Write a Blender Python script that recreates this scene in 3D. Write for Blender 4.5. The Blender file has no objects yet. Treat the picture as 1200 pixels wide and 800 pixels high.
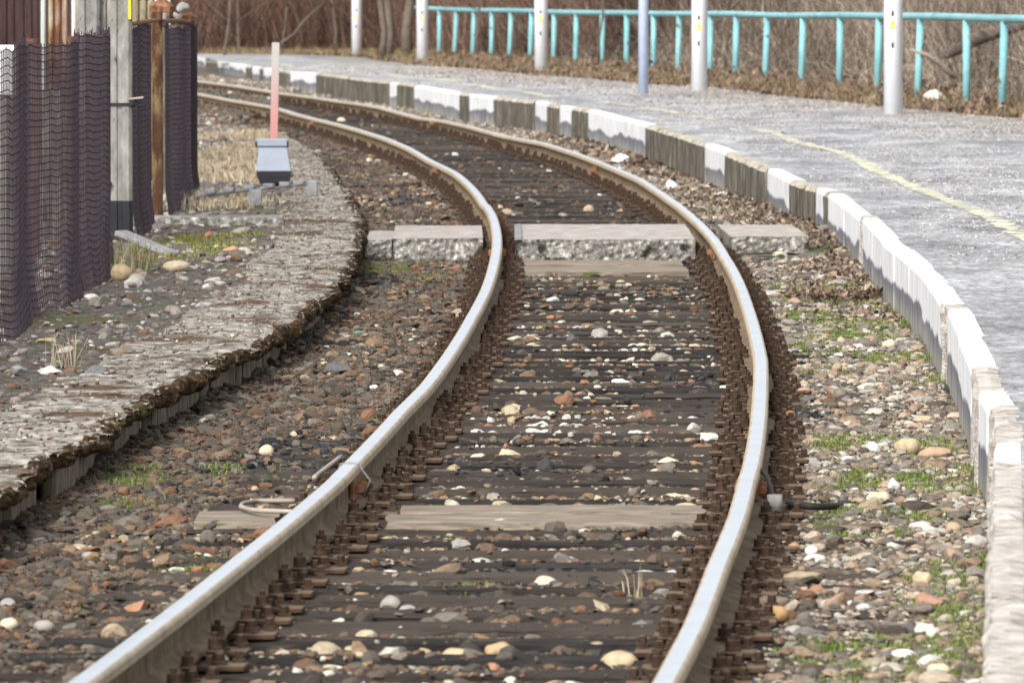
import bpy, math, random
import numpy as np
from mathutils import Vector
rng = np.random.default_rng(7); random.seed(7)
R_ = math.radians
# ------------------------------------------------------------------ camera, sky, sun, exposure
F, HC, YH = 10300.0, 1.87, -39.0        # focal length in photo pixels, lens height over the rail tops, horizon row
scene = bpy.context.scene
COL = scene.collection
cam = bpy.data.objects.new('camera', bpy.data.cameras.new('camera')); COL.objects.link(cam)
cam.location = (0, 0, HC); cam.rotation_euler = (R_(90) - math.atan((400 - YH) / F), 0, 0)
cam.data.sensor_width = 36; cam.data.lens = 36 * F / 1200
cam.data.clip_start = 1; cam.data.clip_end = 3000
cam.data.dof.use_dof = True; cam.data.dof.focus_distance = 42; cam.data.dof.aperture_fstop = 15
scene.camera = cam
SUN_EL, SUN_AZ = 40, 208                # azimuth clockwise from +Y: behind the lens, a little to the left
w = bpy.data.worlds.new('World'); scene.world = w; w.use_nodes = True
nt = w.node_tree; bg = nt.nodes['Background']
sky = nt.nodes.new('ShaderNodeTexSky'); sky.sky_type = 'NISHITA'; sky.sun_disc = False
sky.sun_elevation = R_(SUN_EL); sky.sun_rotation = R_(SUN_AZ)
sky.air_density = 1.0; sky.dust_density = 4.0; sky.ozone_density = 1.0
hs = nt.nodes.new('ShaderNodeHueSaturation'); hs.inputs['Saturation'].default_value = 0.28
nt.links.new(sky.outputs[0], hs.inputs['Color']); nt.links.new(hs.outputs[0], bg.inputs[0]); bg.inputs[1].default_value = 0.145
sl = bpy.data.lights.new('sun', 'SUN'); sl.energy = 1.5; sl.angle = R_(16); sl.color = (1, .97, .93)
sun = bpy.data.objects.new('sun', sl); COL.objects.link(sun)
sd = Vector((math.sin(R_(SUN_AZ)) * math.cos(R_(SUN_EL)), math.cos(R_(SUN_AZ)) * math.cos(R_(SUN_EL)), math.sin(R_(SUN_EL))))
sun.rotation_euler = sd.to_track_quat('Z', 'Y').to_euler()
scene.view_settings.view_transform = 'Standard'; scene.view_settings.look = 'None'
scene.view_settings.exposure = 0.92; scene.view_settings.gamma = 1.0

# ------------------------------------------------------------------ helpers
def tag(o, label=None, cat=None, group=None, kind=None):
    if label: o['label'] = label
    if cat: o['category'] = cat
    if group: o['group'] = group
    if kind: o['kind'] = kind
    return o
def empty(name, loc, label, cat, group=None):
    o = bpy.data.objects.new(name, None); COL.objects.link(o); o.location = loc
    return tag(o, label, cat, group)
def link(name, me, parent=None, loc=(0, 0, 0)):
    o = bpy.data.objects.new(name, me); COL.objects.link(o); o.location = loc
    if parent: o.parent = parent
    return o
def h2(ix, iy, s=0):
    n = (ix.astype(np.int64) * 374761393 + iy.astype(np.int64) * 668265263 + s * 974634777) & 0x7fffffff
    n = (n ^ (n >> 13)) * 1274126177 & 0x7fffffff
    return ((n ^ (n >> 16)) & 0xffff) / 65535.0
def vn(x, y, s=0):
    x = np.asarray(x, float); y = np.asarray(y, float)
    ix = np.floor(x); iy = np.floor(y); fx = x - ix; fy = y - iy
    fx = fx * fx * (3 - 2 * fx); fy = fy * fy * (3 - 2 * fy)
    a = h2(ix, iy, s); b = h2(ix + 1, iy, s); c = h2(ix, iy + 1, s); d = h2(ix + 1, iy + 1, s)
    return (a * (1 - fx) + b * fx) * (1 - fy) + (c * (1 - fx) + d * fx) * fy - .5
def fbm(x, y, s=0, o=3):
    r = 0; a = 1
    for k in range(o):
        r = r + a * vn(np.asarray(x) * 2 ** k, np.asarray(y) * 2 ** k, s + k); a *= .5
    return r
def npmesh(name, V, Fc, mats, mi=None, col=None, smooth=False):
    """V (n,3); Fc: (m,k) int array or list of such"""
    V = np.asarray(V, np.float32)
    Fl = Fc if isinstance(Fc, list) else [Fc]
    Fl = [np.asarray(f, np.int32) for f in Fl if len(f)]
    me = bpy.data.meshes.new(name)
    me.vertices.add(len(V)); me.vertices.foreach_set('co', V.ravel())
    idx = np.concatenate([f.ravel() for f in Fl]); tot = np.concatenate([np.full(len(f), f.shape[1], np.int32) for f in Fl])
    st = np.concatenate([[0], np.cumsum(tot)[:-1]]).astype(np.int32)
    me.loops.add(len(idx)); me.loops.foreach_set('vertex_index', idx)
    me.polygons.add(len(tot)); me.polygons.foreach_set('loop_start', st)
    try: me.polygons.foreach_set('loop_total', tot)
    except Exception: pass
    for m in (mats if isinstance(mats, (list, tuple)) else [mats]): me.materials.append(m)
    if mi is not None: me.polygons.foreach_set('material_index', np.asarray(mi, np.int32))
    me.polygons.foreach_set('use_smooth', np.full(len(tot), smooth, bool))
    if col is not None:
        a = me.color_attributes.new('Col', 'FLOAT_COLOR', 'POINT')
        c = np.ones((len(V), 4), np.float32); c[:, :3] = col; a.data.foreach_set('color', c.ravel())
    me.update(calc_edges=True); me.validate()
    return me
class MB:
    def __init__(s): s.v = []; s.f = []; s.m = []
    def add(s, V, Fs, mi=0):
        b = len(s.v); s.v += [tuple(p) for p in V]; s.f += [[b + i for i in f] for f in Fs]; s.m += [mi] * len(Fs)
    def box(s, c, d, mi=0, rz=0, bev=0.0, taper=1.0, rx=0, ry=0):
        hx, hy, hz = d[0] / 2, d[1] / 2, d[2] / 2; e = min(bev, hx * .9, hy * .9, hz * .9)
        if e <= 0:
            P = [(-hx, -hy, -hz), (hx, -hy, -hz), (hx, hy, -hz), (-hx, hy, -hz), (-hx * taper, -hy * taper, hz), (hx * taper, -hy * taper, hz), (hx * taper, hy * taper, hz), (-hx * taper, hy * taper, hz)]
            Fs = [(0, 3, 2, 1), (4, 5, 6, 7), (0, 1, 5, 4), (1, 2, 6, 5), (2, 3, 7, 6), (3, 0, 4, 7)]
        else:
            def ring(z, i):
                x, y = (hx - i), (hy - i)
                return [(-x + e, -y, z), (x - e, -y, z), (x, -y + e, z), (x, y - e, z), (x - e, y, z), (-x + e, y, z), (-x, y - e, z), (-x, -y + e, z)]
            P = ring(-hz, e * .99) + ring(-hz + e, 0) + ring(hz - e, 0) + ring(hz, e * .99)
            if taper != 1: P = [(x * (taper if k >= 16 else 1), y * (taper if k >= 16 else 1), z) for k, (x, y, z) in enumerate(P)]
            Fs = [tuple(range(7, -1, -1)), tuple(range(24, 32))]
            for r in range(3):
                for k in range(8): Fs.append((r * 8 + k, r * 8 + (k + 1) % 8, r * 8 + 8 + (k + 1) % 8, r * 8 + 8 + k))
        M = None
        if rx or ry or rz:
            from mathutils import Euler
            M = Euler((rx, ry, rz)).to_matrix()
        out = []
        for p in P:
            q = M @ Vector(p) if M else Vector(p)
            out.append((q.x + c[0], q.y + c[1], q.z + c[2]))
        s.add(out, Fs, mi)
    def tube(s, pts, r, n=8, mi=0, cap=True):
        pts = [Vector(p) for p in pts]; rs = r if hasattr(r, '__len__') else [r] * len(pts)
        V = []; up = Vector((0, 0, 1)); pu = None
        for i, p in enumerate(pts):
            t = (pts[min(i + 1, len(pts) - 1)] - pts[max(i - 1, 0)]).normalized()
            if pu is None: pu = t.cross(up) if abs(t.z) < .95 else t.cross(Vector((1, 0, 0)))
            a = (pu - t * pu.dot(t)).normalized(); pu = a; b = t.cross(a)
            for k in range(n):
                an = 2 * math.pi * k / n; V.append(p + (a * math.cos(an) + b * math.sin(an)) * rs[i])
        Fs = []
        for i in range(len(pts) - 1):
            for k in range(n): Fs.append((i * n + k, i * n + (k + 1) % n, (i + 1) * n + (k + 1) % n, (i + 1) * n + k))
        if cap: Fs += [tuple(range(n))[::-1], tuple((len(pts) - 1) * n + k for k in range(n))]
        s.add(V, Fs, mi)
    def mesh(s, name, mats, smooth=False):
        me = bpy.data.meshes.new(name); me.from_pydata(s.v, [], s.f)
        for m in (mats if isinstance(mats, (list, tuple)) else [mats]): me.materials.append(m)
        me.polygons.foreach_set('material_index', s.m)
        me.polygons.foreach_set('use_smooth', [smooth] * len(s.f)); me.update()
        return me
    def build(s, name, mats, parent=None, loc=(0, 0, 0), smooth=False): return link(name, s.mesh(name, mats, smooth), parent, loc)

# ------------------------------------------------------------------ materials
def material(name, ramp, scale=6.0, detail=8, rough=.85, metal=0.0, bump=.3, bscale=40, stretch=(1, 1, 1), spots=None, attr=False, spec=.1, bdist=.01, tint=None):
    m = bpy.data.materials.new(name); m.use_nodes = True; t = m.node_tree; N = t.nodes; Lk = t.links
    b = N['Principled BSDF']; b.inputs['Roughness'].default_value = rough; b.inputs['Metallic'].default_value = metal
    b.inputs['Specular IOR Level'].default_value = spec
    tc = N.new('ShaderNodeTexCoord'); mp = N.new('ShaderNodeMapping'); mp.inputs['Scale'].default_value = stretch
    Lk.new(tc.outputs['Object'], mp.inputs[0])
    nz = N.new('ShaderNodeTexNoise'); nz.inputs['Scale'].default_value = scale; nz.inputs['Detail'].default_value = detail; nz.inputs['Roughness'].default_value = .62
    Lk.new(mp.outputs[0], nz.inputs['Vector'])
    cr = N.new('ShaderNodeValToRGB'); el = cr.color_ramp.elements
    while len(el) < len(ramp): el.new(.5)
    for e, (p, c) in zip(el, ramp): e.position = p; e.color = (*c, 1)
    Lk.new(nz.outputs['Fac'], cr.inputs[0]); out = cr.outputs[0]
    if spots:
        for sc, lo, hi, c in spots:
            n2 = N.new('ShaderNodeTexNoise'); n2.inputs['Scale'].default_value = sc; n2.inputs['Detail'].default_value = 5; Lk.new(mp.outputs[0], n2.inputs['Vector'])
            mr = N.new('ShaderNodeMapRange'); mr.inputs[1].default_value = lo; mr.inputs[2].default_value = hi; Lk.new(n2.outputs['Fac'], mr.inputs[0])
            mx = N.new('ShaderNodeMix'); mx.data_type = 'RGBA'; mx.inputs[7].default_value = (*c, 1)
            Lk.new(mr.outputs[0], mx.inputs[0]); Lk.new(out, mx.inputs[6]); out = mx.outputs[2]
    if attr:
        at = N.new('ShaderNodeAttribute'); at.attribute_name = 'Col'
        mu = N.new('ShaderNodeMix'); mu.data_type = 'RGBA'; mu.blend_type = 'MULTIPLY'; mu.inputs[0].default_value = 1
        Lk.new(at.outputs['Color'], mu.inputs[6]); Lk.new(out, mu.inputs[7]); out = mu.outputs[2]
    Lk.new(out, b.inputs['Base Color'])
    if bump:
        n3 = N.new('ShaderNodeTexNoise'); n3.inputs['Scale'].default_value = bscale; n3.inputs['Detail'].default_value = 6; Lk.new(mp.outputs[0], n3.inputs['Vector'])
        bp = N.new('ShaderNodeBump'); bp.inputs['Strength'].default_value = bump; bp.inputs['Distance'].default_value = bdist
        Lk.new(n3.outputs['Fac'], bp.inputs['Height']); Lk.new(bp.outputs[0], b.inputs['Normal'])
    m['out'] = 1
    return m
def g(v, k=1.0): return (v * k, v, v / k)
def plain(name, c, var=.25, **kw):
    return material(name, [(.25, tuple(x * (1 - var) for x in c)), (.75, tuple(min(1, x * (1 + var)) for x in c))], **kw)
M = {}
M['ballast'] = material('ballast_ground', [(.3, (.03, .021, .016)), (.5, (.085, .062, .048)), (.68, (.17, .13, .1)), (.8, (.3, .26, .21))], scale=22, detail=10, bump=1, bscale=60, bdist=.03,
    spots=[(3, .52, .62, (.05, .04, .034)), (2.2, .6, .7, (.09, .105, .04))])
M['cess'] = material('cess_gravel', [(.3, (.06, .05, .04)), (.48, (.16, .135, .105)), (.65, (.27, .24, .19)), (.8, (.42, .39, .34))], scale=26, detail=10, bump=1, bscale=70, bdist=.03,
    spots=[(2.5, .53, .62, (.07, .11, .03)), (1.7, .6, .68, (.05, .045, .04))])
M['yard'] = material('yard_gravel', [(.3, (.045, .038, .032)), (.48, (.12, .105, .09)), (.65, (.22, .2, .175)), (.82, (.42, .4, .36))], scale=20, detail=10, bump=1, bscale=50, bdist=.03,
    spots=[(1.4, .56, .66, (.10, .12, .04)), (2.3, .58, .68, (.12, .07, .045))])
M['litter'] = material('leaf_litter_ground', [(.3, (.05, .034, .022)), (.5, (.14, .1, .068)), (.7, (.26, .2, .14))], scale=9, detail=10, bump=1, bscale=20, bdist=.05, spots=[(.6, .6, .68, (.08, .11, .03))])
M['stone'] = material('stone', [(.25, (.6, .58, .56)), (.5, (.95, .94, .93)), (.8, (1.25, 1.22, 1.18))], scale=40, detail=6, bump=.5, bscale=120, bdist=.004, attr=True, rough=.8)
M['bigstone'] = material('pebble', [(.25, (.65, .62, .58)), (.5, (.97, .95, .93)), (.8, (1.2, 1.16, 1.1))], scale=26, detail=8, bump=.5, bscale=90, bdist=.004, attr=True, rough=.75)
M['timber'] = material('sleeper_timber', [(.3, (.012, .011, .0105)), (.5, (.026, .023, .021)), (.66, (.05, .043, .037)), (.82, (.12, .1, .082))], scale=4, detail=8, bump=.8, bscale=25, stretch=(1, 6, 6), bdist=.012, rough=.85,
    spots=[(2.2, .58, .68, (.1, .072, .052))])
def per_object(m, lo, hi, c):
    N, Lk, b = m.node_tree.nodes, m.node_tree.links, m.node_tree.nodes['Principled BSDF']; src = b.inputs['Base Color'].links[0].from_socket
    oi = N.new('ShaderNodeObjectInfo'); mr = N.new('ShaderNodeMapRange'); mr.inputs[3].default_value = lo; mr.inputs[4].default_value = hi; Lk.new(oi.outputs['Random'], mr.inputs[0])
    mx = N.new('ShaderNodeMix'); mx.data_type = 'RGBA'; mx.inputs[7].default_value = (*c, 1); Lk.new(mr.outputs[0], mx.inputs[0]); Lk.new(src, mx.inputs[6]); Lk.new(mx.outputs[2], b.inputs['Base Color'])
per_object(M['timber'], -.15, .7, (.095, .076, .06))
M['plank'] = material('pale_plank', [(.3, (.11, .09, .07)), (.5, (.23, .19, .15)), (.75, (.38, .33, .27))], scale=5, detail=10, bump=.7, bscale=25, stretch=(1, 12, 12), bdist=.008, spots=[(3, .6, .68, (.1, .12, .04))])
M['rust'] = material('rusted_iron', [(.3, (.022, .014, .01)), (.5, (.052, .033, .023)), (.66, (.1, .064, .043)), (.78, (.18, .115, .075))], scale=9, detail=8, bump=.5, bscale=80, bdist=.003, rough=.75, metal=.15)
def lit_tops(m, c, k=.8):  # paints upward faces lighter, standing in for light catching the tops
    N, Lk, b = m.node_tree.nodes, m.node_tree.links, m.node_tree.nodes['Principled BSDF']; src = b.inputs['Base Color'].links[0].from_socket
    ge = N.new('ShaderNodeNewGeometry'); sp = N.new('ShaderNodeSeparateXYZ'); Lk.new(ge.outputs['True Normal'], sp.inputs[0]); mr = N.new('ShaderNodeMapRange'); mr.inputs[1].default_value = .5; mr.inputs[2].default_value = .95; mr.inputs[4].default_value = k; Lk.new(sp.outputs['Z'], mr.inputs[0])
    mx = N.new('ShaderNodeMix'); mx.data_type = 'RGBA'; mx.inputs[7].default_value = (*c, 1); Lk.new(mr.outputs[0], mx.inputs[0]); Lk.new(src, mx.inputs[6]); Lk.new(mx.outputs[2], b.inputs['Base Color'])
lit_tops(M['rust'], (.19, .14, .095))
M['rust2'] = material('orange_rusted_iron', [(.3, (.08, .04, .022)), (.5, (.2, .1, .055)), (.7, (.32, .17, .09))], scale=18, detail=8, bump=.5, bscale=80, bdist=.003, rough=.8)
M['railside'] = material('rail_side', [(.3, (.085, .058, .034)), (.5, (.155, .11, .066)), (.72, (.25, .185, .115))], scale=12, detail=10, bump=.3, bscale=60, bdist=.002, rough=.85, metal=0.0, spec=.2, stretch=(1, .6, 1))
M['railtop'] = material('rail_running_surface', [(.3, (.76, .77, .8)), (.6, (.84, .86, .89))], scale=3, detail=5, bump=.0, bscale=100, rough=.26, metal=.95, stretch=(1, 1, 1), bdist=.001)
M['railedge'] = material('rail_head_edge', [(.3, (.3, .235, .16)), (.6, (.46, .38, .27))], scale=6, detail=5, bump=.1, bscale=100, rough=.55, metal=.15, stretch=(1, 1, 1), bdist=.001)
M['bare'] = material('bare_concrete', [(.3, (.035, .031, .025)), (.5, (.105, .095, .077)), (.7, (.25, .235, .2))], scale=5, detail=10, bump=.8, bscale=30, stretch=(3, 3, .5), bdist=.015, spots=[(9, .6, .68, (.03, .028, .02)), (4, .62, .7, (.16, .1, .055))])
M['captop'] = material('worn_concrete_top', [(.3, (.2, .17, .13)), (.5, (.38, .35, .29)), (.75, (.6, .57, .51))], scale=12, detail=9, bump=.9, bscale=40, bdist=.01, spots=[(3, .58, .66, (.12, .1, .03))])
M['wornw'] = material('worn_whitewashed_concrete', [(.3, (.24, .2, .16)), (.46, (.42, .38, .33)), (.6, (.56, .54, .51))], scale=7, detail=10, bump=1, bscale=25, stretch=(1, 2, 3), bdist=.02, spots=[(9, .64, .7, (.16, .13, .09))])
M['slabtop'] = material('crossing_slab_top', [(.3, (.23, .2, .18)), (.5, (.35, .315, .285)), (.75, (.5, .46, .42))], scale=7, detail=9, bump=.4, bscale=60, bdist=.004)
M['slabside'] = material('crossing_slab_side', [(.34, (.06, .056, .05)), (.46, (.18, .17, .155)), (.56, (.3, .29, .26)), (.66, (.62, .61, .57))], scale=28, detail=10, bump=.8, bscale=70, bdist=.008, spots=[(6, .62, .68, (.04, .036, .03))])
M['oldtop'] = material('old_platform_top', [(.34, (.06, .05, .04)), (.45, (.18, .16, .13)), (.55, (.3, .275, .235)), (.7, (.5, .475, .42))], scale=14, detail=12, bump=.5, bscale=45, stretch=(1, .6, 1), bdist=.012, spots=[(2.2, .54, .62, (.1, .062, .035)), (9, .6, .65, (.035, .027, .02))])
M['stub'] = material('old_platform_face', [(.3, (.08, .06, .04)), (.5, (.2, .165, .12)), (.75, (.36, .32, .25))], scale=8, detail=9, bump=.5, bscale=30, stretch=(2, 2, .6), bdist=.008, spots=[(5, .58, .66, (.06, .05, .03))])
M['moss'] = material('brown_moss', [(.35, (.02, .011, .006)), (.5, (.055, .032, .014)), (.6, (.1, .062, .026)), (.7, (.4, .37, .3))], scale=14, detail=10, bump=1, bscale=60, bdist=.02, rough=.95, spots=[(2, .62, .7, (.11, .1, .025))])
M['conc'] = material('post_concrete', [(.3, (.11, .105, .095)), (.5, (.22, .213, .195)), (.72, (.33, .32, .3))], scale=12, detail=9, bump=.5, bscale=60, bdist=.006, stretch=(1, 1, .4), spots=[(30, .66, .7, (.08, .07, .06))])
M['black'] = plain('black_paint', (.025, .025, .028), rough=.6)
M['wire'] = plain('mesh_wire_rusty', (.04, .024, .019), rough=.8, bump=0)
M['wire2'] = plain('mesh_wire_grey', (.062, .05, .058), rough=.8, metal=.1, bump=0)
M['turq'] = material('turquoise_paint', [(.3, (.15, .35, .37)), (.6, (.24, .47, .5)), (.8, (.34, .55, .57))], scale=3, detail=8, bump=.2, bscale=30, rough=.5, spots=[(8, .64, .67, (.14, .085, .055)), (3, .6, .7, (.3, .42, .42))])
M['lamp'] = plain('white_lacquer', (.82, .84, .88), var=.05, rough=.45, bump=0)
M['lampb'] = plain('pale_blue_paint', (.52, .6, .76), var=.12, rough=.5, bump=.1, spots=[(4, .66, .72, (.35, .33, .3))])
M['yellow'] = plain('yellow_sticker', (.75, .55, .03), var=.05, rough=.5, bump=0)
M['boxgrey'] = plain('pale_grey_paint', (.25, .28, .33), var=.1, rough=.4, bump=.05)
M['steelgrey'] = plain('galvanised_bar', (.22, .22, .225), var=.4, rough=.55, bump=.3)
M['white'] = plain('white_paint', (.75, .75, .75), var=.08, rough=.6)
M['cable'] = plain('black_rubber', (.03, .028, .026), rough=.6)
M['twig'] = material('dry_twigs', [(.3, (.75, .75, .75)), (.7, (1.15, 1.15, 1.15))], scale=2, bump=0, attr=True, rough=.9)
M['bark'] = plain('grey_bark', (.13, .105, .085), var=.4, bump=.8, bdist=.03, bscale=15, rough=.95)
M['grass'] = material('grass_blades', [(.3, (.7, .75, .7)), (.7, (1.2, 1.15, 1.1))], scale=8, bump=0, attr=True, rough=.7)
M['paper'] = plain('white_paper', (.72, .72, .74), var=.1, rough=.7)
M['deadwood'] = material('dead_wood', [(.3, (.04, .035, .03)), (.55, (.12, .1, .085)), (.75, (.3, .27, .23))], scale=6, detail=8, bump=.8, bscale=20, stretch=(1, 1, 1), bdist=.02)
M['palewood'] = plain('pale_dead_wood', (.32, .28, .24), var=.35, scale=10)

def nodes_of(m): return m.node_tree.nodes, m.node_tree.links, m.node_tree.nodes['Principled BSDF']
def painted_wall():
    m = bpy.data.materials.new('painted_kerb'); m.use_nodes = True; N, Lk, b = nodes_of(m)
    b.inputs['Roughness'].default_value = .7; b.inputs['Specular IOR Level'].default_value = .15
    tc = N.new('ShaderNodeTexCoord'); sp = N.new('ShaderNodeSeparateXYZ'); Lk.new(tc.outputs['Object'], sp.inputs[0])
    n1 = N.new('ShaderNodeTexNoise'); n1.inputs['Scale'].default_value = .6; n1.inputs['Detail'].default_value = 2
    mp = N.new('ShaderNodeMapping'); mp.inputs['Scale'].default_value = (1, 1, .02); Lk.new(tc.outputs['Object'], mp.inputs[0]); Lk.new(mp.outputs[0], n1.inputs['Vector'])
    n2 = N.new('ShaderNodeTexNoise'); n2.inputs['Scale'].default_value = 9; n2.inputs['Detail'].default_value = 5; Lk.new(mp.outputs[0], n2.inputs['Vector'])
    # edge height = -0.03 + noise
    a = N.new('ShaderNodeMath'); a.operation = 'MULTIPLY_ADD'; a.inputs[1].default_value = .26; a.inputs[2].default_value = -.165; Lk.new(n1.outputs['Fac'], a.inputs[0])
    c = N.new('ShaderNodeMath'); c.operation = 'MULTIPLY_ADD'; c.inputs[1].default_value = .035; Lk.new(n2.outputs['Fac'], c.inputs[0]); Lk.new(a.outputs[0], c.inputs[2])
    d = N.new('ShaderNodeMath'); d.operation = 'SUBTRACT'; Lk.new(sp.outputs['Z'], d.inputs[0]); Lk.new(c.outputs[0], d.inputs[1])
    mr = N.new('ShaderNodeMapRange'); mr.inputs[1].default_value = -.012; mr.inputs[2].default_value = .012; Lk.new(d.outputs[0], mr.inputs[0])
    # grey lower paint fading to raw concrete near the ground
    nz = N.new('ShaderNodeTexNoise'); nz.inputs['Scale'].default_value = 6; nz.inputs['Detail'].default_value = 8; mp2 = N.new('ShaderNodeMapping'); mp2.inputs['Scale'].default_value = (2.5, 2.5, .5)
    Lk.new(tc.outputs['Object'], mp2.inputs[0]); Lk.new(mp2.outputs[0], nz.inputs['Vector'])
    cg = N.new('ShaderNodeValToRGB'); cg.color_ramp.elements[0].position = .3; cg.color_ramp.elements[0].color = (.095, .095, .115, 1); cg.color_ramp.elements[1].position = .7; cg.color_ramp.elements[1].color = (.2, .2, .225, 1); Lk.new(nz.outputs['Fac'], cg.inputs[0])
    cc = N.new('ShaderNodeValToRGB'); cc.color_ramp.elements[0].position = .3; cc.color_ramp.elements[0].color = (.16, .15, .13, 1); cc.color_ramp.elements[1].position = .7; cc.color_ramp.elements[1].color = (.36, .35, .33, 1); Lk.new(nz.outputs['Fac'], cc.inputs[0])
    lo = N.new('ShaderNodeMath'); lo.operation = 'MULTIPLY_ADD'; lo.inputs[1].default_value = .35; lo.inputs[2].default_value = -.26; Lk.new(nz.outputs['Fac'], lo.inputs[0])
    dl = N.new('ShaderNodeMath'); dl.operation = 'SUBTRACT'; Lk.new(sp.outputs['Z'], dl.inputs[0]); Lk.new(lo.outputs[0], dl.inputs[1])
    ml = N.new('ShaderNodeMapRange'); ml.inputs[1].default_value = -.05; ml.inputs[2].default_value = .04; Lk.new(dl.outputs[0], ml.inputs[0])
    mg = N.new('ShaderNodeMix'); mg.data_type = 'RGBA'; Lk.new(ml.outputs[0], mg.inputs[0]); Lk.new(cc.outputs[0], mg.inputs[6]); Lk.new(cg.outputs[0], mg.inputs[7])
    cw = N.new('ShaderNodeValToRGB'); cw.color_ramp.elements[0].position = .28; cw.color_ramp.elements[0].color = (.46, .46, .455, 1); cw.color_ramp.elements[1].position = .6; cw.color_ramp.elements[1].color = (.72, .73, .74, 1); Lk.new(nz.outputs['Fac'], cw.inputs[0])
    ch = N.new('ShaderNodeTexNoise'); ch.inputs['Scale'].default_value = 14; ch.inputs['Detail'].default_value = 9; ch.inputs['Roughness'].default_value = .7; Lk.new(tc.outputs['Object'], ch.inputs['Vector'])
    mc = N.new('ShaderNodeMapRange'); mc.inputs[1].default_value = .63; mc.inputs[2].default_value = .66; Lk.new(ch.outputs['Fac'], mc.inputs[0])
    mk_ = N.new('ShaderNodeMix'); mk_.data_type = 'RGBA'; mk_.inputs[7].default_value = (.3, .27, .22, 1); Lk.new(mc.outputs[0], mk_.inputs[0]); Lk.new(cw.outputs[0], mk_.inputs[6])
    mw = N.new('ShaderNodeMix'); mw.data_type = 'RGBA'; Lk.new(mr.outputs[0], mw.inputs[0]); Lk.new(mg.outputs[2], mw.inputs[6]); Lk.new(mk_.outputs[2], mw.inputs[7])
    Lk.new(mw.outputs[2], b.inputs['Base Color'])
    n3 = N.new('ShaderNodeTexNoise'); n3.inputs['Scale'].default_value = 40; n3.inputs['Detail'].default_value = 6; Lk.new(mp2.outputs[0], n3.inputs['Vector'])
    bp = N.new('ShaderNodeBump'); bp.inputs['Strength'].default_value = .4; bp.inputs['Distance'].default_value = .006; Lk.new(n3.outputs['Fac'], bp.inputs['Height']); Lk.new(bp.outputs[0], b.inputs['Normal'])
    return m
M['paint'] = painted_wall()
def asphalt():
    m = bpy.data.materials.new('worn_asphalt'); m.use_nodes = True; N, Lk, b = nodes_of(m); b.inputs['Roughness'].default_value = .9; b.inputs['Specular IOR Level'].default_value = .08
    tc = N.new('ShaderNodeTexCoord')
    def noise(sc, st, det=8, ro=.6):
        mp = N.new('ShaderNodeMapping'); mp.inputs['Scale'].default_value = st; Lk.new(tc.outputs['Object'], mp.inputs[0])
        n = N.new('ShaderNodeTexNoise'); n.inputs['Scale'].default_value = sc; n.inputs['Detail'].default_value = det; n.inputs['Roughness'].default_value = ro; Lk.new(mp.outputs[0], n.inputs['Vector']); return n
    a = noise(1.6, (1, .3, 1), 12, .7); c = noise(24, (1, .3, 1), 8, .7); e = noise(.35, (1, .5, 1), 6)
    r = N.new('ShaderNodeValToRGB'); el = r.color_ramp.elements; el.new(.5); el.new(.6)
    for x, (p, cl) in zip(el, [(.34, (.17, .17, .175)), (.46, (.27, .272, .28)), (.55, (.35, .353, .362)), (.68, (.5, .505, .515))]): x.position = p; x.color = (*cl, 1)
    Lk.new(a.outputs['Fac'], r.inputs[0])
    r2 = N.new('ShaderNodeValToRGB'); el = r2.color_ramp.elements; el.new(.5)
    for x, (p, cl) in zip(el, [(.34, (.35, .35, .35)), (.5, (.95, .95, .94)), (.66, (1.6, 1.58, 1.54))]): x.position = p; x.color = (*cl, 1)
    Lk.new(c.outputs['Fac'], r2.inputs[0])
    mu = N.new('ShaderNodeMix'); mu.data_type = 'RGBA'; mu.blend_type = 'MULTIPLY'; mu.inputs[0].default_value = .8; Lk.new(r.outputs[0], mu.inputs[6]); Lk.new(r2.outputs[0], mu.inputs[7])
    # gritty brown-grey strip towards the back edge, by the mesh attribute
    at = N.new('ShaderNodeAttribute'); at.attribute_name = 'Col'; sp = N.new('ShaderNodeSeparateColor'); Lk.new(at.outputs['Color'], sp.inputs[0])
    grit = N.new('ShaderNodeValToRGB'); el = grit.color_ramp.elements; el.new(.52)
    for x, (p, cl) in zip(el, [(.3, (.1, .09, .08)), (.52, (.25, .235, .215)), (.7, (.45, .43, .4))]): x.position = p; x.color = (*cl, 1)
    cg = noise(14, (1, .5, 1), 10, .75); Lk.new(cg.outputs['Fac'], grit.inputs[0])
    ad = N.new('ShaderNodeMath'); ad.operation = 'ADD'; Lk.new(sp.outputs[0], ad.inputs[0]); Lk.new(e.outputs['Fac'], ad.inputs[1])
    mr = N.new('ShaderNodeMapRange'); mr.inputs[1].default_value = .9; mr.inputs[2].default_value = 1.15; Lk.new(ad.outputs[0], mr.inputs[0])
    mm = N.new('ShaderNodeMath'); mm.operation = 'MULTIPLY'; mm.inputs[1].default_value = .85; Lk.new(mr.outputs[0], mm.inputs[0])
    mx = N.new('ShaderNodeMix'); mx.data_type = 'RGBA'; Lk.new(mm.outputs[0], mx.inputs[0]); Lk.new(mu.outputs[2], mx.inputs[6]); Lk.new(grit.outputs[0], mx.inputs[7])
    Lk.new(mx.outputs[2], b.inputs['Base Color'])
    bp = N.new('ShaderNodeBump'); bp.inputs['Strength'].default_value = .8; bp.inputs['Distance'].default_value = .02; Lk.new(c.outputs['Fac'], bp.inputs['Height']); Lk.new(bp.outputs[0], b.inputs['Normal'])
    return m
M['asphalt'] = asphalt()
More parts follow.
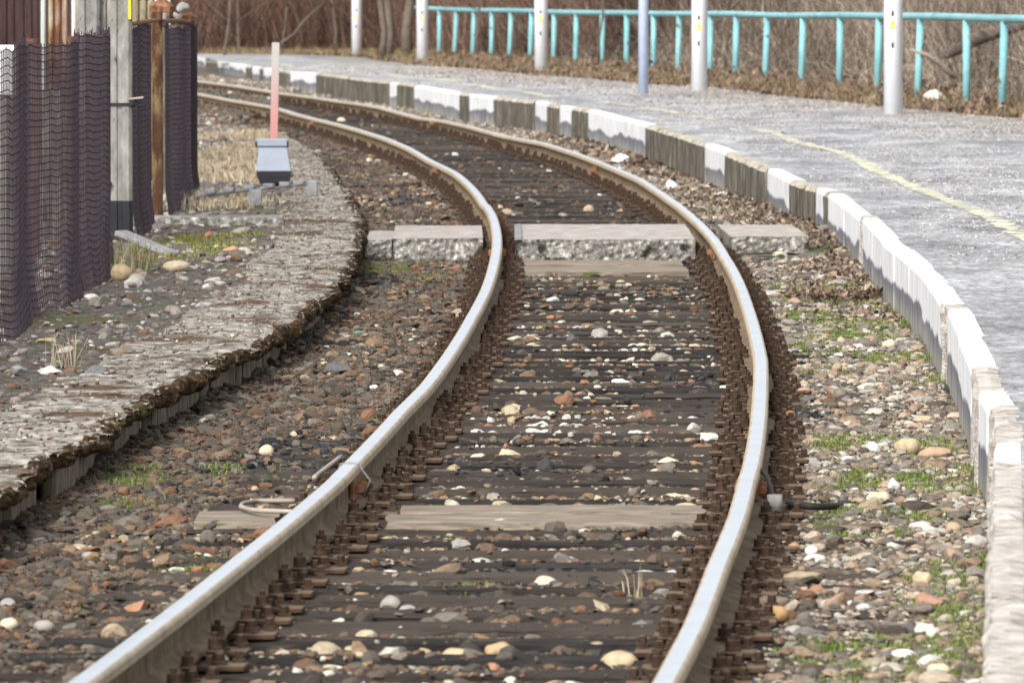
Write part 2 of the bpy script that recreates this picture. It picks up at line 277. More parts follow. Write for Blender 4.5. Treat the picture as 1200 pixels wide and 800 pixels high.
def worn_line():
    m = bpy.data.materials.new('worn_yellow_line'); m.use_nodes = True; N, Lk, b = nodes_of(m); b.inputs['Roughness'].default_value = .85; b.inputs['Specular IOR Level'].default_value = .08
    tc = N.new('ShaderNodeTexCoord'); n = N.new('ShaderNodeTexNoise'); n.inputs['Scale'].default_value = 7; n.inputs['Detail'].default_value = 10; n.inputs['Roughness'].default_value = .75; Lk.new(tc.outputs['Object'], n.inputs['Vector'])
    r = N.new('ShaderNodeValToRGB'); el = r.color_ramp.elements; el.new(.5)
    for x, (p, cl) in zip(el, [(.36, (.36, .36, .34)), (.5, (.54, .53, .42)), (.66, (.68, .66, .46))]): x.position = p; x.color = (*cl, 1)
    Lk.new(n.outputs['Fac'], r.inputs[0]); Lk.new(r.outputs[0], b.inputs['Base Color'])
    at = N.new('ShaderNodeAttribute'); at.attribute_name = 'Col'; sp = N.new('ShaderNodeSeparateColor'); Lk.new(at.outputs['Color'], sp.inputs[0])
    ad = N.new('ShaderNodeMath'); ad.operation = 'ADD'; Lk.new(sp.outputs[0], ad.inputs[0]); Lk.new(n.outputs['Fac'], ad.inputs[1])
    mr = N.new('ShaderNodeMapRange'); mr.inputs[1].default_value = 1.0; mr.inputs[2].default_value = 1.13; Lk.new(ad.outputs[0], mr.inputs[0]); Lk.new(mr.outputs[0], b.inputs['Alpha'])
    return m
M['line'] = worn_line()

# ------------------------------------------------------------------ the lie of the land, measured from the photograph
KN = np.array([20, 30, 40, 50, 60, 70, 85, 100, 115, 130, 150, 170.])
XK = np.array([-.52, .02, .38, .58, .65, .54, .03, -.92, -2.22, -3.85, -6.49, -9.58])
def spline(x, y):
    n = len(x); h = np.diff(x); A = np.zeros((n, n)); b = np.zeros(n); A[0, 0] = A[-1, -1] = 1
    A[0, 1] = -1; A[-1, -2] = -1
    for i in range(1, n - 1):
        A[i, i - 1] = h[i - 1]; A[i, i] = 2 * (h[i - 1] + h[i]); A[i, i + 1] = h[i]; b[i] = 6 * ((y[i + 1] - y[i]) / h[i] - (y[i] - y[i - 1]) / h[i - 1])
    Mm = np.linalg.solve(A, b)
    def f(q):
        q = np.asarray(q, float); k = np.clip(np.searchsorted(x, q) - 1, 0, n - 2); t = q - x[k]; u = x[k + 1] - q
        return (Mm[k] * u ** 3 + Mm[k + 1] * t ** 3) / (6 * h[k]) + (y[k] / h[k] - Mm[k] * h[k] / 6) * u + (y[k + 1] / h[k] - Mm[k + 1] * h[k] / 6) * t
    return f
_cx = spline(KN, XK)
def CX(d): return _cx(d)
def CT(d): return (CX(np.asarray(d) + .5) - CX(np.asarray(d) - .5))
def off(d, o):
    """point at lateral offset o (right positive) from the track axis"""
    t = CT(d); s = np.sqrt(1 + t * t); return CX(d) + o / s, d - o * t / s
def lateral(X, D): return (X - CX(D)) / np.sqrt(1 + CT(D) ** 2)
def zplat(d): return np.interp(d, [0, 118, 140, 160, 190, 260], [.19, .19, .16, .10, -.04, -.35])
def W(px, py, z=0.0):
    d = F * (HC - z) / (py - YH); return ((px - 600) / F * d, d)
def Wp(px, py):
    z = .19
    for _ in range(30): d = F * (HC - z) / (py - YH); z = float(.7 * z + .3 * zplat(d))
    return ((px - 600) / F * d, d, z)
Ltr = [(87,800),(265,665),(392,562),(408,545),(451,500),(469,480),(500,450),(535.5,400),(553,370),(569,340),(578.5,310),(582.6,283),(581,265),(576.5,250),(570,240),(567,238.5),(555,221.5),(535,203),(511,191.5),(501,186.5),(478,172.5),(451,161),(427,153.5),(400,146),(372,139.5),(347,133),(327,126.5),(313,123.2),(275,117.5),(231,109)]
Rtr = [(776.5,800),(814,730),(840.5,660),(865.5,600),(875.5,560),(881,543),(888,500),(891,460),(892,420),(885.5,390),(876.7,360),(866,330),(849.6,300),(837.5,280),(824,265),(807,250),(795.5,240),(787.5,234.5),(769,221.4),(750,209),(731,200.8),(712.5,193),(694,185.8),(675,178.6),(656,172.6),(637.5,167),(619,164),(600,160.5),(586.7,158),(553,148.5),(520,141),(491.7,138),(470,132.3),(445,125),(430,122.3),(397,118),(363,113),(330,109),(297,103.5),(263,98.2),(231,94.5)]
G = 1.507
def residuals(tr, sg):
    dd = np.linspace(18, 172, 3000); x, y = off(dd, sg * G / 2)
    c = np.stack([600 + F * x / y, YH + F * HC / y], 1); rows = []
    for q in np.array(tr, float):
        i = int(np.hypot(*(c - q).T).argmin()); v = (q - c[i]) * y[i] / F; rows.append((dd[i], v[0], -v[1]))
    rows = np.array(sorted(rows)); return rows
RES = {-1: residuals(Ltr, -1), 1: residuals(Rtr, 1)}
def rail_at(d, sg):
    """rail head centre at parameter d with the small kinks of the real track"""
    r = RES[sg]; x, y = off(d, sg * G / 2)
    k = np.ones(9) / 9
    dx = np.interp(d, r[:, 0], r[:, 1]); dz = np.interp(d, r[:, 0], r[:, 2])
    return x + .85 * dx, y, .85 * dz

# ------------------------------------------------------------------ surfaces of the setting
# platform kerb wall (front top edge traced)
WT = [(1152,860),(1158,760),(1161,680),(1163,600),(1164.5,537),(1165,517),(1160,474),(1148,459),(1140,426),(1112,362.5),(1102,355),(1083,322.5),(1058,300),(1037,282.5),(1013,256),(1007,252.5),(975,227),(957,220.7),(926,211),(899,198),(851,178.5),(826,168),(800,159.4),(755,145.3),(690,128.5),(655,124),(628,119),(580,114),(538,109),(486,99.5),(465,96.7),(430,93.5),(371,86),(340,84),(290,76.7),(257,72.5),(232,69),(190,65),(140,61.5)]
wall_pts = [Wp(*p) for p in WT]
WD = np.array([p[1] for p in wall_pts]); WX = np.array([p[0] for p in wall_pts]); o_ = np.argsort(WD); WD = WD[o_]; WX = WX[o_]
WD = np.concatenate([[10], WD]); WX = np.concatenate([[WX[0] - .6], WX])
wd_s = np.linspace(12, WD[-1], 700); wx_s = np.interp(wd_s, WD, WX)
kk = np.ones(5) / 5; wx_s = np.convolve(np.pad(wx_s, 2, 'edge'), kk, 'valid')
def wallX(d): return np.interp(d, wd_s, wx_s)
# back edge of the platform asphalt
BE = [(1200,141),(1120,134),(1040,127),(980,120),(900,112),(850,105),(790,101),(745,98.5),(680,93),(620,88.5),(560,82),(480,77),(420,67),(330,64.5),(232,63),(100,61)]
be = [Wp(*p) for p in BE]; BD = np.array([10, 60, 85] + [p[1] for p in be]); BX = np.array([8.0, 7.2, 6.3] + [p[0] for p in be])
def backX(d): return np.interp(d, BD, BX)
# old low platform on the left: right and left top edges on z = 0
RE = [(-110,640),(-60,615),(-20,590),(33,556),(65,530),(107,515),(137,487),(176,462),(205,450),(235,435),(265,412),(297,405),(320,390),(345,375),(370,352),(392,338),(405,318),(415,300),(424,280),(426,262),(422,247),(410,226),(398,210),(385,190),(365,170),(345,155),(325,145),(300,136)]
LE = [(-300,640),(-130,520),(0,478),(36,455),(70,438),(107,429),(120,416),(163,399),(205,377),(227,362),(242,350),(272,335),(287,327),(292,307),(305,295),(320,282),(325,270),(335,255),(337,237),(330,215),(315,190),(300,172),(280,155),(262,145),(245,136)]
re_ = np.array([W(*p) for p in RE]); le_ = np.array([W(*p) for p in LE])
def reX(d): return np.interp(d, re_[:, 1], re_[:, 0])
def leX(d): return np.interp(d, le_[:, 1], le_[:, 0])
OLD_END = 108.0

def gz(X, D):
    """ground height (rail tops are z = 0)"""
    X = np.asarray(X, float); D = np.asarray(D, float); o = lateral(X, D)
    n = fbm(X * 3, D * 3, 3) * .03 + fbm(X * 14, D * 14, 9, 2) * .012
    z = np.where(np.abs(o) < .66, -.205 + n * .3, -.18 + n * 1.0)
    z = np.where((o < -.66) & (o > -1.3) & (D < 38), z - .016, z)
    z = z + np.clip((np.abs(o) - 1.2) / .3, 0, 1) * -.02
    wx = wallX(D); near = np.clip(1 - (wx - X) / .35, 0, 1) * (X < wx + .3)
    pile = np.exp(-((D - 67) / 9) ** 2) * .10 + .015
    z = z + near * pile * (1 + vn(X * 5, D * 2, 5))
    # left yard behind the old platform's edge
    left = np.clip((reX(D) - .25 - X) / .12, 0, 1) * (D < 300)
    z = z * (1 - left) + left * (-.035 + n * 1.3)
    # old platform edge crumbles to nothing far off
    fade = np.clip((D - OLD_END) / 10, 0, 1); z = np.where(left > 0, z * (1 - fade) + fade * (-.12 + n), z)
    # under / behind the kerb wall
    r = (X > wx + .04)
    z = np.where(r, np.where(X < backX(D), zplat(D) - .3, zplat(D) + .0 + n * 1.6 + np.clip((X - backX(D) - .3) * .06, 0, .1)), z)
    # bank behind the platform
    back = X - backX(D)
    z = z + np.where(r & (back > 5), np.clip((back - 5) * .3, 0, 1.3), 0)
    z = z + np.clip((D - 215) * .1, 0, 1.4)
    return z
def grid_mesh(name, rows, cols_fn, ncol, mat_fn, mats):
    D = np.repeat(rows, ncol).reshape(len(rows), ncol); lo, hi = cols_fn(rows); t = np.linspace(0, 1, ncol)[None, :]
    X = lo[:, None] * (1 - t) + hi[:, None] * t; Z = gz(X, D)
    V = np.stack([X, D, Z], -1).reshape(-1, 3); i = np.arange(len(rows) - 1)[:, None] * ncol + np.arange(ncol - 1)[None, :]
    Fq = np.stack([i, i + 1, i + 1 + ncol, i + ncol], -1).reshape(-1, 4)
    cX = V[Fq].mean(1); return npmesh(name, V, Fq, mats, mi=mat_fn(cX[:, 0], cX[:, 1]), smooth=True)
rows = [14.0]
while rows[-1] < 178: rows.append(rows[-1] + max(.035, rows[-1] ** 2 / 26000 * 1.6))
rows = np.array(rows)
def gm(X, D):
    o = lateral(X, D); j = vn(X * 4, D * 4, 2) * .3
    m = np.zeros(len(X), int); m[o + j > 1.0] = 1; m[(X < reX(D) - .3)] = 2; m[X > wallX(D) + .05] = 3; m[(D > 150) & (o < -2)] = 3
    return m
GM = [M['ballast'], M['cess'], M['yard'], M['litter']]
# fine sheet follows the track, one coarse sheet reaches the horizon: both are one object
def cf(r): return np.minimum(reX(r), CX(r)) - 2.6, wallX(r) + .1
g1 = link('ground', grid_mesh('ground', rows, cf, 230, gm, GM)); tag(g1, kind='structure')
def far_sheet():
    D = np.concatenate([np.linspace(-60, 14, 8)[:-1], np.arange(14, 300, 2.0), np.array([320, 360, 420, 520, 700, 1000, 1600, 2500])])
    X = np.concatenate([[-1500, -700, -300, -150, -90, -60], np.arange(-45, 60, 1.5), [75, 100, 160, 300, 700, 1500]])
    XX, DD = np.meshgrid(X, D); Dc = np.clip(DD, 14, 290)
    Z = gz(XX, Dc) ; a, b = cf(np.clip(Dc, 14, 178)); inside = (XX > a - 1.6) & (XX < wallX(Dc) + 1.7) & (DD < 179) & (DD > 12)
    Z = np.where(inside, -.9, Z) ; Z = np.where(np.abs(XX) > 62, np.minimum(Z, 3) , Z); Z = np.clip(Z, -1, 2.0)
    nr, nc = XX.shape; V = np.stack([XX, DD, Z], -1).reshape(-1, 3); i = np.arange(nr - 1)[:, None] * nc + np.arange(nc - 1)[None, :]
    Fq = np.stack([i, i + 1, i + 1 + nc, i + nc], -1).reshape(-1, 4); c = V[Fq].mean(1)
    mi = np.where((c[:, 0] < CX(np.clip(c[:, 1], 15, 170)) - 1.8) & (c[:, 1] < 150), 2, 3)
    o = link('terrain', npmesh('terrain', V, Fq, GM, mi=mi, smooth=True)); tag(o, kind='structure')
far_sheet()
# the asphalt of the right-hand platform
def platform():
    r = np.concatenate([rows, np.arange(178, 230, 2.0)]); n = 60
    t = np.linspace(0, 1, n)[None, :] ** 1.3; lo = wallX(r) + .095; hi = backX(r) + fbm(r * .8, r * 0, 4) * .35; X = lo[:, None] * (1 - t) + hi[:, None] * t; D = np.repeat(r[:, None], n, 1)
    Z = zplat(D) + fbm(X * .8, D * .5, 6, 2) * .012 - .004 + .02 * np.clip((X - lo[:, None]) / 3, 0, 1); Z[:, -1] -= .25
    V = np.stack([X, D, Z], -1).reshape(-1, 3); i = np.arange(len(r) - 1)[:, None] * n + np.arange(n - 1)[None, :]
    Fq = np.stack([i, i + 1, i + 1 + n, i + n], -1).reshape(-1, 4); w_ = np.clip(1 - (hi[:, None] - X) / 2.2, 0, 1).reshape(-1)
    o = link('platform_pavement', npmesh('platform_pavement', V, Fq, M['asphalt'], col=np.stack([w_] * 3, 1), smooth=True)); tag(o, kind='structure')
platform()
def plat_z(X, D): return float(zplat(D) + fbm(np.array([X * .8]), np.array([D * .5]), 6, 2)[0] * .012 - .004 + .02 * np.clip((X - wallX(D) - .118) / 3, 0, 1))
def yellow_line():
    segs = [[(232,72),(290,74.5)],[(325,76),(345,78)],[(358,79.5),(380,81)],[(400,82.5),(434,84.5)],[(445,87),(475,91),(503,93.5)],[(505,92.5),(535,96)],[(540,98.5),(562,101),(586,105.5)],[(605,107),(625,110),(648,114.5)],[(700,118),(718,121)],[(722,122),(745,124.5)],[(750,126),(775,129),(800,134)],[(800,136),(822,138.5),(842,141)],[(872,151.5),(905,156),(930,166),(955,172),(980,178),(1010,190),(1025,199),(1060,215),(1100,231),(1150,251),(1200,277),(1240,300)]]
    for k, s in enumerate(segs):
        P = np.array([Wp(*p)[:2] for p in s]); L = np.concatenate([[0], np.cumsum(np.hypot(*np.diff(P, axis=0).T))]); n = max(4, int(L[-1] / .12))
        q = np.linspace(0, L[-1], n); x = np.interp(q, L, P[:, 0]); y = np.interp(q, L, P[:, 1]); tx = np.gradient(x); ty = np.gradient(y); h = np.hypot(tx, ty); nx, ny = ty / h, -tx / h
        V = []; C = []
        wd = .1
        for i in range(n):
            wi = wd * (1 + fbm(np.array([q[i] * 3]), np.array([k * 1.]), 8, 3)[0] * .8)
            e = min(1, min(i, n - 1 - i) / 2 + .5)
            wi *= 1 + .8 * float(np.clip((y[i] - 90) / 50, 0, 1))
            for u, c in ((-1, .05), (-.6, .6), (0, .62), (.6, .6), (1, .05)):
                X, D = x[i] + nx[i] * u * wi, y[i] + ny[i] * u * wi; V.append((X, D, plat_z(X, D) + .006)); C.append(c * e)
        i = np.arange(n - 1)[:, None] * 5 + np.arange(4)[None, :]; Fq = np.stack([i, i + 1, i + 6, i + 5], -1).reshape(-1, 4)
        o = link('yellow_line', npmesh('yellow_line', V, Fq, M['line'], col=np.stack([C] * 3, 1))); tag(o, kind='structure')
yellow_line()

# ------------------------------------------------------------------ kerb wall: painted and bare precast panels
def kerb():
    root = empty('kerb_wall', (float(wallX(60)), 60, -.2), 'low concrete edge wall of the platform, white painted panels between bare dark ribbed ones', 'wall')
    L0 = root.location
    seq = [(1149,900,'R'),(1165,540,'W'),(1165.1,517,'R'),(1160,476,'W'),(1148,459,'R'),(1141,428,'W'),(1112,363,'R'),(1102,355,'W'),(1013,256,'R'),(1007,252.5,'W'),(973,226,'B'),(968,224,'W'),(957,220.7,'B'),(926,211,'W'),(899,198,'B'),(851,178.5,'W'),(826,168,'B'),(757,146,'W'),(690,128.5,'B'),(670,126,'W'),(655,124,'B'),(643,121.5,'W'),(628,119,'B'),(579,114,'W'),(548,110.5,'B'),(538,109,'W'),(485,99.5,'B'),(466,97,'W'),(461,96,'B'),(371,86,'W'),(342,84,'B'),(326,82,'W'),(309,79.5,'B'),(304,79,'W'),(294,77.5,'B'),(289,76.6,'W'),(255,72.3,'B'),(241,70.4,'W'),(190,65,'B')]
    ds = [Wp(x, y)[1] for x, y, k in seq]
    bounds = []
    for i, (x, y, k) in enumerate(seq):
        a = ds[i]; b = ds[i + 1] if i + 1 < len(seq) else ds[i] + 15
        if x == 1149: a = 13
        bounds.append((a, b, k))
    for a, b, k in bounds:
        if b - a < .15: b = a + .15
        pieces = [(a, b)]
        if k == 'W' and b - a > 4:                                    # the long painted runs are several precast blocks
            m_ = int((b - a) / 2.0); e = np.linspace(a, b, m_ + 1); pieces = list(zip(e[:-1], e[1:]))
        for pa, pb in pieces:
            jx, jz = random.uniform(-.008, .008), random.uniform(-.006, .006)
            n = max(3, int((pb - pa) / .06) + 1); q = np.linspace(pa + .006, pb - .006, n)
            X = wallX(q); tx = (wallX(q + .1) - wallX(q - .1)) / .2; h = np.sqrt(1 + tx ** 2); nx, ny = 1 / h, -tx / h
            zt = zplat(q)
            bare = k != 'W'
            rib = np.zeros(n)
            if bare: rib = (vn(q * 9, q * 0, 11) * .03)
            out = -.012 if k == 'B' else (0.0 if k == 'W' else .006)
            rough = .02 if k == 'R' else (.008 if k == 'B' else .0015)
            V = []
            prof = [(0, -.45), (0, -.2), (0, -.05), (0, .08), (0, -.02 + .19 - .012), (.012, .19 + 0), (.06, .19 + .003), (.108, .19), (.12, .175), (.12, -.3)]
            for i in range(n):
                for j, (u, z) in enumerate(prof):
                    e = u + jx + (out + rib[i] * (1 if j < 5 else 0) if j < 5 else 0) + (vn(np.array([q[i] * 12.3]), np.array([z * 25]), 5)[0] * rough)
                    zz = z + (zt[i] - .19 if z > .1 else 0) + jz + (vn(np.array([q[i] * 8]), np.array([u * 30]), 7)[0] * rough * 1.3 if j >= 4 else 0)
                    V.append((X[i] + nx[i] * e - L0.x, q[i] + ny[i] * e - L0.y, zz - L0.z))
            m = len(prof); i = np.arange(n - 1)[:, None] * m + np.arange(m - 1)[None, :]
            Fq = np.stack([i, i + m, i + m + 1, i + 1], -1).reshape(-1, 4); mi = np.tile(np.array([0] * 4 + [1] * 3 + [0] * 2), n - 1)
            caps = [np.array([list(range(m))]), np.array([list(range((n - 1) * m + m - 1, (n - 1) * m - 1, -1))])]
            if k == 'W':
                V2 = np.array(V); mats = [M['paint'], M['paint']]
            else: mats = [M['bare'], M['captop']] if k == 'B' else [M['wornw'], M['wornw']]
            me = npmesh('kerb_panel', V, [Fq] + caps, mats, mi=np.concatenate([mi, [0, 0]]), smooth=False)
            # painted material uses object z: keep it in world height by an unshifted copy of z
            if k == 'W':
                co = np.array(V, np.float32); co[:, 2] += L0.z; me.vertices.foreach_set('co', co.ravel()); me.update()
                o = link('kerb_panel', me, root, (0, 0, -L0.z)); o['label'] = 'white painted panel with a dark grey foot'
            else:
                o = link('kerb_panel', me, root); o['label'] = 'bare ribbed dark concrete panel' if k == 'B' else 'worn unpainted concrete panel'
kerb()

# ------------------------------------------------------------------ old low platform, left
def old_platform():
    d0, d1 = 24.0, 104.0
    root = empty('old_platform', (float(reX(60)), 60, -.2), 'low old concrete platform strip with a crumbling mossy brown edge left of the track', 'platform')
    L0 = np.array(root.location)
    rr = [d0]
    while rr[-1] < d1: rr.append(rr[-1] + max(.03, rr[-1] ** 2 / 26000 * 1.2))
    r = np.array(rr); n = 40; t = np.linspace(0, 1, n)[None, :]
    crumb = fbm(r * 2.6, r * 0, 21, 4) * .07
    hi = reX(r) + crumb; lo = leX(r) + fbm(r * 1.5, r * 0 + 3, 22, 3) * .12
    X = lo[:, None] * (1 - t) + hi[:, None] * t; D = np.repeat(r[:, None], n, 1)
    steps = fbm(X * 1.5, D * 3, 23, 4) * .012 + fbm(X * 14, D * 14, 24, 3) * .008
    edge = np.clip((t - .75) / .25, 0, 1)
    Z = -.012 + steps * (1 + edge * 1.2) - edge ** 4 * .012; Z[:, 0] -= .1
    sink = np.clip((D - 85) / 20, 0, 1) * .06; Z = Z - sink
    V = np.stack([X, D, Z], -1).reshape(-1, 3) - L0; i = np.arange(len(r) - 1)[:, None] * n + np.arange(n - 1)[None, :]
    link('slab', npmesh('slab', V, np.stack([i, i + 1, i + 1 + n, i + n], -1).reshape(-1, 4), M['oldtop'], smooth=True), root)
    # mossy rounded lip overhanging the face
    m = 9; ang = np.linspace(100, -95, m); V = []
    lump = .034 + fbm(r * 3.5, r * 0, 31, 4) * .018
    for k, rv in enumerate(r):
        for j, a in enumerate(ang):
            rad = max(.012, lump[k] + vn(np.array([rv * 15]), np.array([a / 28]), 33)[0] * .02)
            V.append((hi[k] - .03 + math.cos(R_(a)) * rad * 1.15, rv + 0.0, -.045 - sink[k, 0] + math.sin(R_(a)) * rad * 1.1 + steps[k, -1] * .6))
    V = np.array(V) - L0; i = np.arange(len(r) - 1)[:, None] * m + np.arange(m - 1)[None, :]
    link('mossy_edge', npmesh('mossy_edge', V, np.stack([i, i + m, i + m + 1, i + 1], -1).reshape(-1, 4), M['moss'], smooth=False), root)
    # upright concrete stubs that carry the edge
    d = d0 + .2
    while d < d1 - 3:
        ln = random.uniform(.5, 1.3); x = float(reX(d + ln / 2)); tx = float((reX(d + ln) - reX(d)) / ln); dep = random.choice([0, 0, 0, .03, .05])
        b = MB(); b.box((x - .115 - dep - L0[0], d + ln / 2 - L0[1], -.17 - L0[2]), (.06, ln * .97, .23), rz=-math.atan(tx), bev=.012)
        b.build('support_stub', M['stub'], root); d += ln + (random.choice([0, .02, .25]))
old_platform()

# ------------------------------------------------------------------ rails, in lengths between the joints
JOINTS = [14, 33, 60, 84.3, 109.5, 134.5, 158]
def rail_profile():
    hw = .036
    half = [(.0, 0), (.0245, -.0008), (.031, -.005), (.0355, -.012), (.0365, -.034), (.030, -.040), (.010, -.050), (.008, -.062), (.008, -.105), (.013, -.118), (.030, -.127), (.062, -.136), (.064, -.150), (.0, -.150)]
    P = half + [(-x, z) for x, z in half[::-1]][1:-1]
    return P
PROF = rail_profile()
def rail(sg, a, b, label, joint_label):
    q = np.arange(a + .004, b - .004, .25); q = np.append(q, b - .004)
    x, y, z = rail_at(q, sg); tx = np.gradient(x, y); h = np.sqrt(1 + tx ** 2); nx, ny = 1 / h, -tx / h
    # the tread's bright running band is a little off centre
    ox, oy = float(x[0]), float(y[0]); m = len(PROF); V = np.zeros((len(q), m, 3))
    for j, (u, w_) in enumerate(PROF): V[:, j] = np.stack([x + nx * u - ox, y + ny * u - oy, z + w_ + .15], 1)
    i = np.arange(len(q) - 1)[:, None] * m + np.arange(m)[None, :]; jn = np.arange(len(q) - 1)[:, None] * m + (np.arange(m)[None, :] + 1) % m
    Fq = np.stack([i, jn, jn + m, i + m], -1).reshape(-1, 4)[:, ::-1]
    mi = []
    for j in range(m):
        u = (PROF[j][0] + PROF[(j + 1) % m][0]) / 2; w_ = (PROF[j][1] + PROF[(j + 1) % m][1]) / 2
        mi.append(0 if w_ > -.0028 else (1 if w_ > -.037 else 2))
    mi = np.tile(np.array(mi), len(q) - 1)
    caps = [np.array([list(range(m))]), np.array([list(range((len(q) - 1) * m + m - 1, (len(q) - 1) * m - 1, -1))])]
    me = npmesh('rail', V.reshape(-1, 3), [Fq] + caps, [M['railtop'], M['railedge'], M['railside']], mi=np.concatenate([mi, [2, 2]]), smooth=False)
    o = link('rail', me, None, (ox, oy, -.15)); tag(o, label, 'rail', 'lengths of running rail')
    if a > 15 and a < 120:
        t = math.atan(float(tx[0]))
        for s in (-1, 1):
            for hn, sgn in ((a, 1),):
                f = MB(); f.box((s * .021 * math.cos(t), -s * .021 * math.sin(t), .15 - .082), (.022, .56, .078), rz=-t, bev=.006); fp = f.build('fishplate', M['rust2'], o)
                for k in (-.2, -.07, .07, .2):
                    g_ = MB(); g_.box((s * .045 * math.cos(t) + k * math.sin(t), -s * .045 * math.sin(t) + k * math.cos(t), .15 - .082), (.03, .034, .034), rz=-t, bev=.005); g_.build('bolt', M['rust2'], fp)
    return o
for sg, sn in ((-1, 'left'), (1, 'right')):
    D_ = ['nearest length of the %s rail, running out of the bottom of the picture', 'length of the %s rail from the near joint to the concrete crossing slabs', 'length of the %s rail just beyond the concrete crossing slabs', 'length of the %s rail in the curve, second beyond the crossing slabs', 'length of the %s rail in the far curve, third beyond the crossing slabs', 'farthest length of the %s rail, vanishing behind the mesh fence']
    for k in range(6): 
        o = rail(sg, JOINTS[k], JOINTS[k + 1], D_[k] % sn, '')
        if k == 0:
            x, y, z = rail_at(np.array([JOINTS[1] + .0]), sg); l = o.location
            b = MB()
            if sg == -1:
                b.tube([(x[0] - l.x + u, y[0] - l.y + .25 * 0, .15 + w_) for u, w_ in ((-.06, -.12), (-.045, -.03), (-.036, .002), (0, .006), (.036, .002), (.045, -.02), (.075, -.06), (.05, -.12))], .004, 6); b.build('bond_wire', M['steelgrey'], o, smooth=True)
            else:
                b.tube([(x[0] - l.x + u, y[0] - l.y - v, .15 + w_) for u, v, w_ in ((.04, 0, -.02), (.06, .1, -.04), (.075, .3, -.1), (.07, .5, -.13))], .009, 8)
                b.build('bond_cable', M['cable'], o, smooth=True); b = MB(); b.tube([(x[0] - l.x + .06, y[0] - l.y - 1.0, .15 - .11), (x[0] - l.x + .06, y[0] - l.y - 1.0, .15 - .05)], .028, 12); b.build('bond_terminal', M['conc'], o, smooth=True)

# ------------------------------------------------------------------ sleepers with base plates
def sleeper_mesh(seed):
    rr = np.random.default_rng(seed); nx, L = 26, 2.6; V = []; xs = np.linspace(-L / 2, L / 2, nx)
    prof = [(-.125, -.14), (-.125, -.02), (-.118, -.004), (-.06, 0), (0, 0), (.06, 0), (.118, -.004), (.125, -.02), (.125, -.14)]
    ph = rr.uniform(0, 99)
    for i, x in enumerate(xs):
        for j, (y, z) in enumerate(prof):
            e = vn(np.array([x * 2.2 + ph]), np.array([j * 2.7 + ph]), 3)[0]; e2 = vn(np.array([x * 9 + ph]), np.array([j * 1.9]), 4)[0]
            V.append((x, y + e * .02 * (1 if abs(y) > .1 else .3), z + (e * .012 + e2 * .008 if 0 < j < 8 else 0)))
    m = len(prof); i = np.arange(nx - 1)[:, None] * m + np.arange(m - 1)[None, :]
    Fq = np.stack([i, i + m, i + m + 1, i + 1], -1).reshape(-1, 4)
    caps = [np.array([list(range(m))]), np.array([list(range((nx - 1) * m + m - 1, (nx - 1) * m - 1, -1))])]
    return npmesh('sleeper', V, [Fq] + caps, M['timber'], smooth=False)
SM = [sleeper_mesh(k) for k in range(14)]
def mk(f, mat, n):
    b = MB(); f(b); return b.mesh(n, mat)
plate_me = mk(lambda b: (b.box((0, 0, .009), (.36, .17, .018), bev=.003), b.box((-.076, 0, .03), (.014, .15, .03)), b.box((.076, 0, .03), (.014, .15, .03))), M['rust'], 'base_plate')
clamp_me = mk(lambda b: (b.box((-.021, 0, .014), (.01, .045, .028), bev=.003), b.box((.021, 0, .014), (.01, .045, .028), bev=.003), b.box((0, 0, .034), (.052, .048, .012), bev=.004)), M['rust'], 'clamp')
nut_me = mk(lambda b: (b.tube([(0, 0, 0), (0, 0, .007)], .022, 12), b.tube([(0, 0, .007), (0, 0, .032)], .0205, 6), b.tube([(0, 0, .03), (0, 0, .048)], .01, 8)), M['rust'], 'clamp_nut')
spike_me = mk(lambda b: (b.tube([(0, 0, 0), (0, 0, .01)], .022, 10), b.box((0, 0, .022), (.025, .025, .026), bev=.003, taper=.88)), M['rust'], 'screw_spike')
CL = [(-.086, .004), (.086, .004)]; SP = [(-.108, -.06), (-.156, .045), (.108, -.06), (.156, .045)]
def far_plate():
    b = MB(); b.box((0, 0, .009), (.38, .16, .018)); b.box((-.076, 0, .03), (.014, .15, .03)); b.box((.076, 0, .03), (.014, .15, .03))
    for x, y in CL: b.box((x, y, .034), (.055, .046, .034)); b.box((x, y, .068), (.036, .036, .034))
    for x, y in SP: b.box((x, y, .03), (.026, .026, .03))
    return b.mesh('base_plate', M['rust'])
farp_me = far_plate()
SL_D = []
_r = random.Random(3); _d = 14.3
while _d < 156: SL_D.append(_d); _d += .588 + _r.uniform(-.03, .03)
SL_D = np.array(SL_D)
def on_sleeper(D, X):
    # distance along the track to the nearest sleeper axis (sleepers stand square to the track)
    o = lateral(X, D); Dp = D + o * CT(D); k = np.clip(np.searchsorted(SL_D, Dp), 1, len(SL_D) - 1); return np.minimum(np.abs(Dp - SL_D[k]), np.abs(Dp - SL_D[k - 1])) < .125
k = 0; N_SL = 0
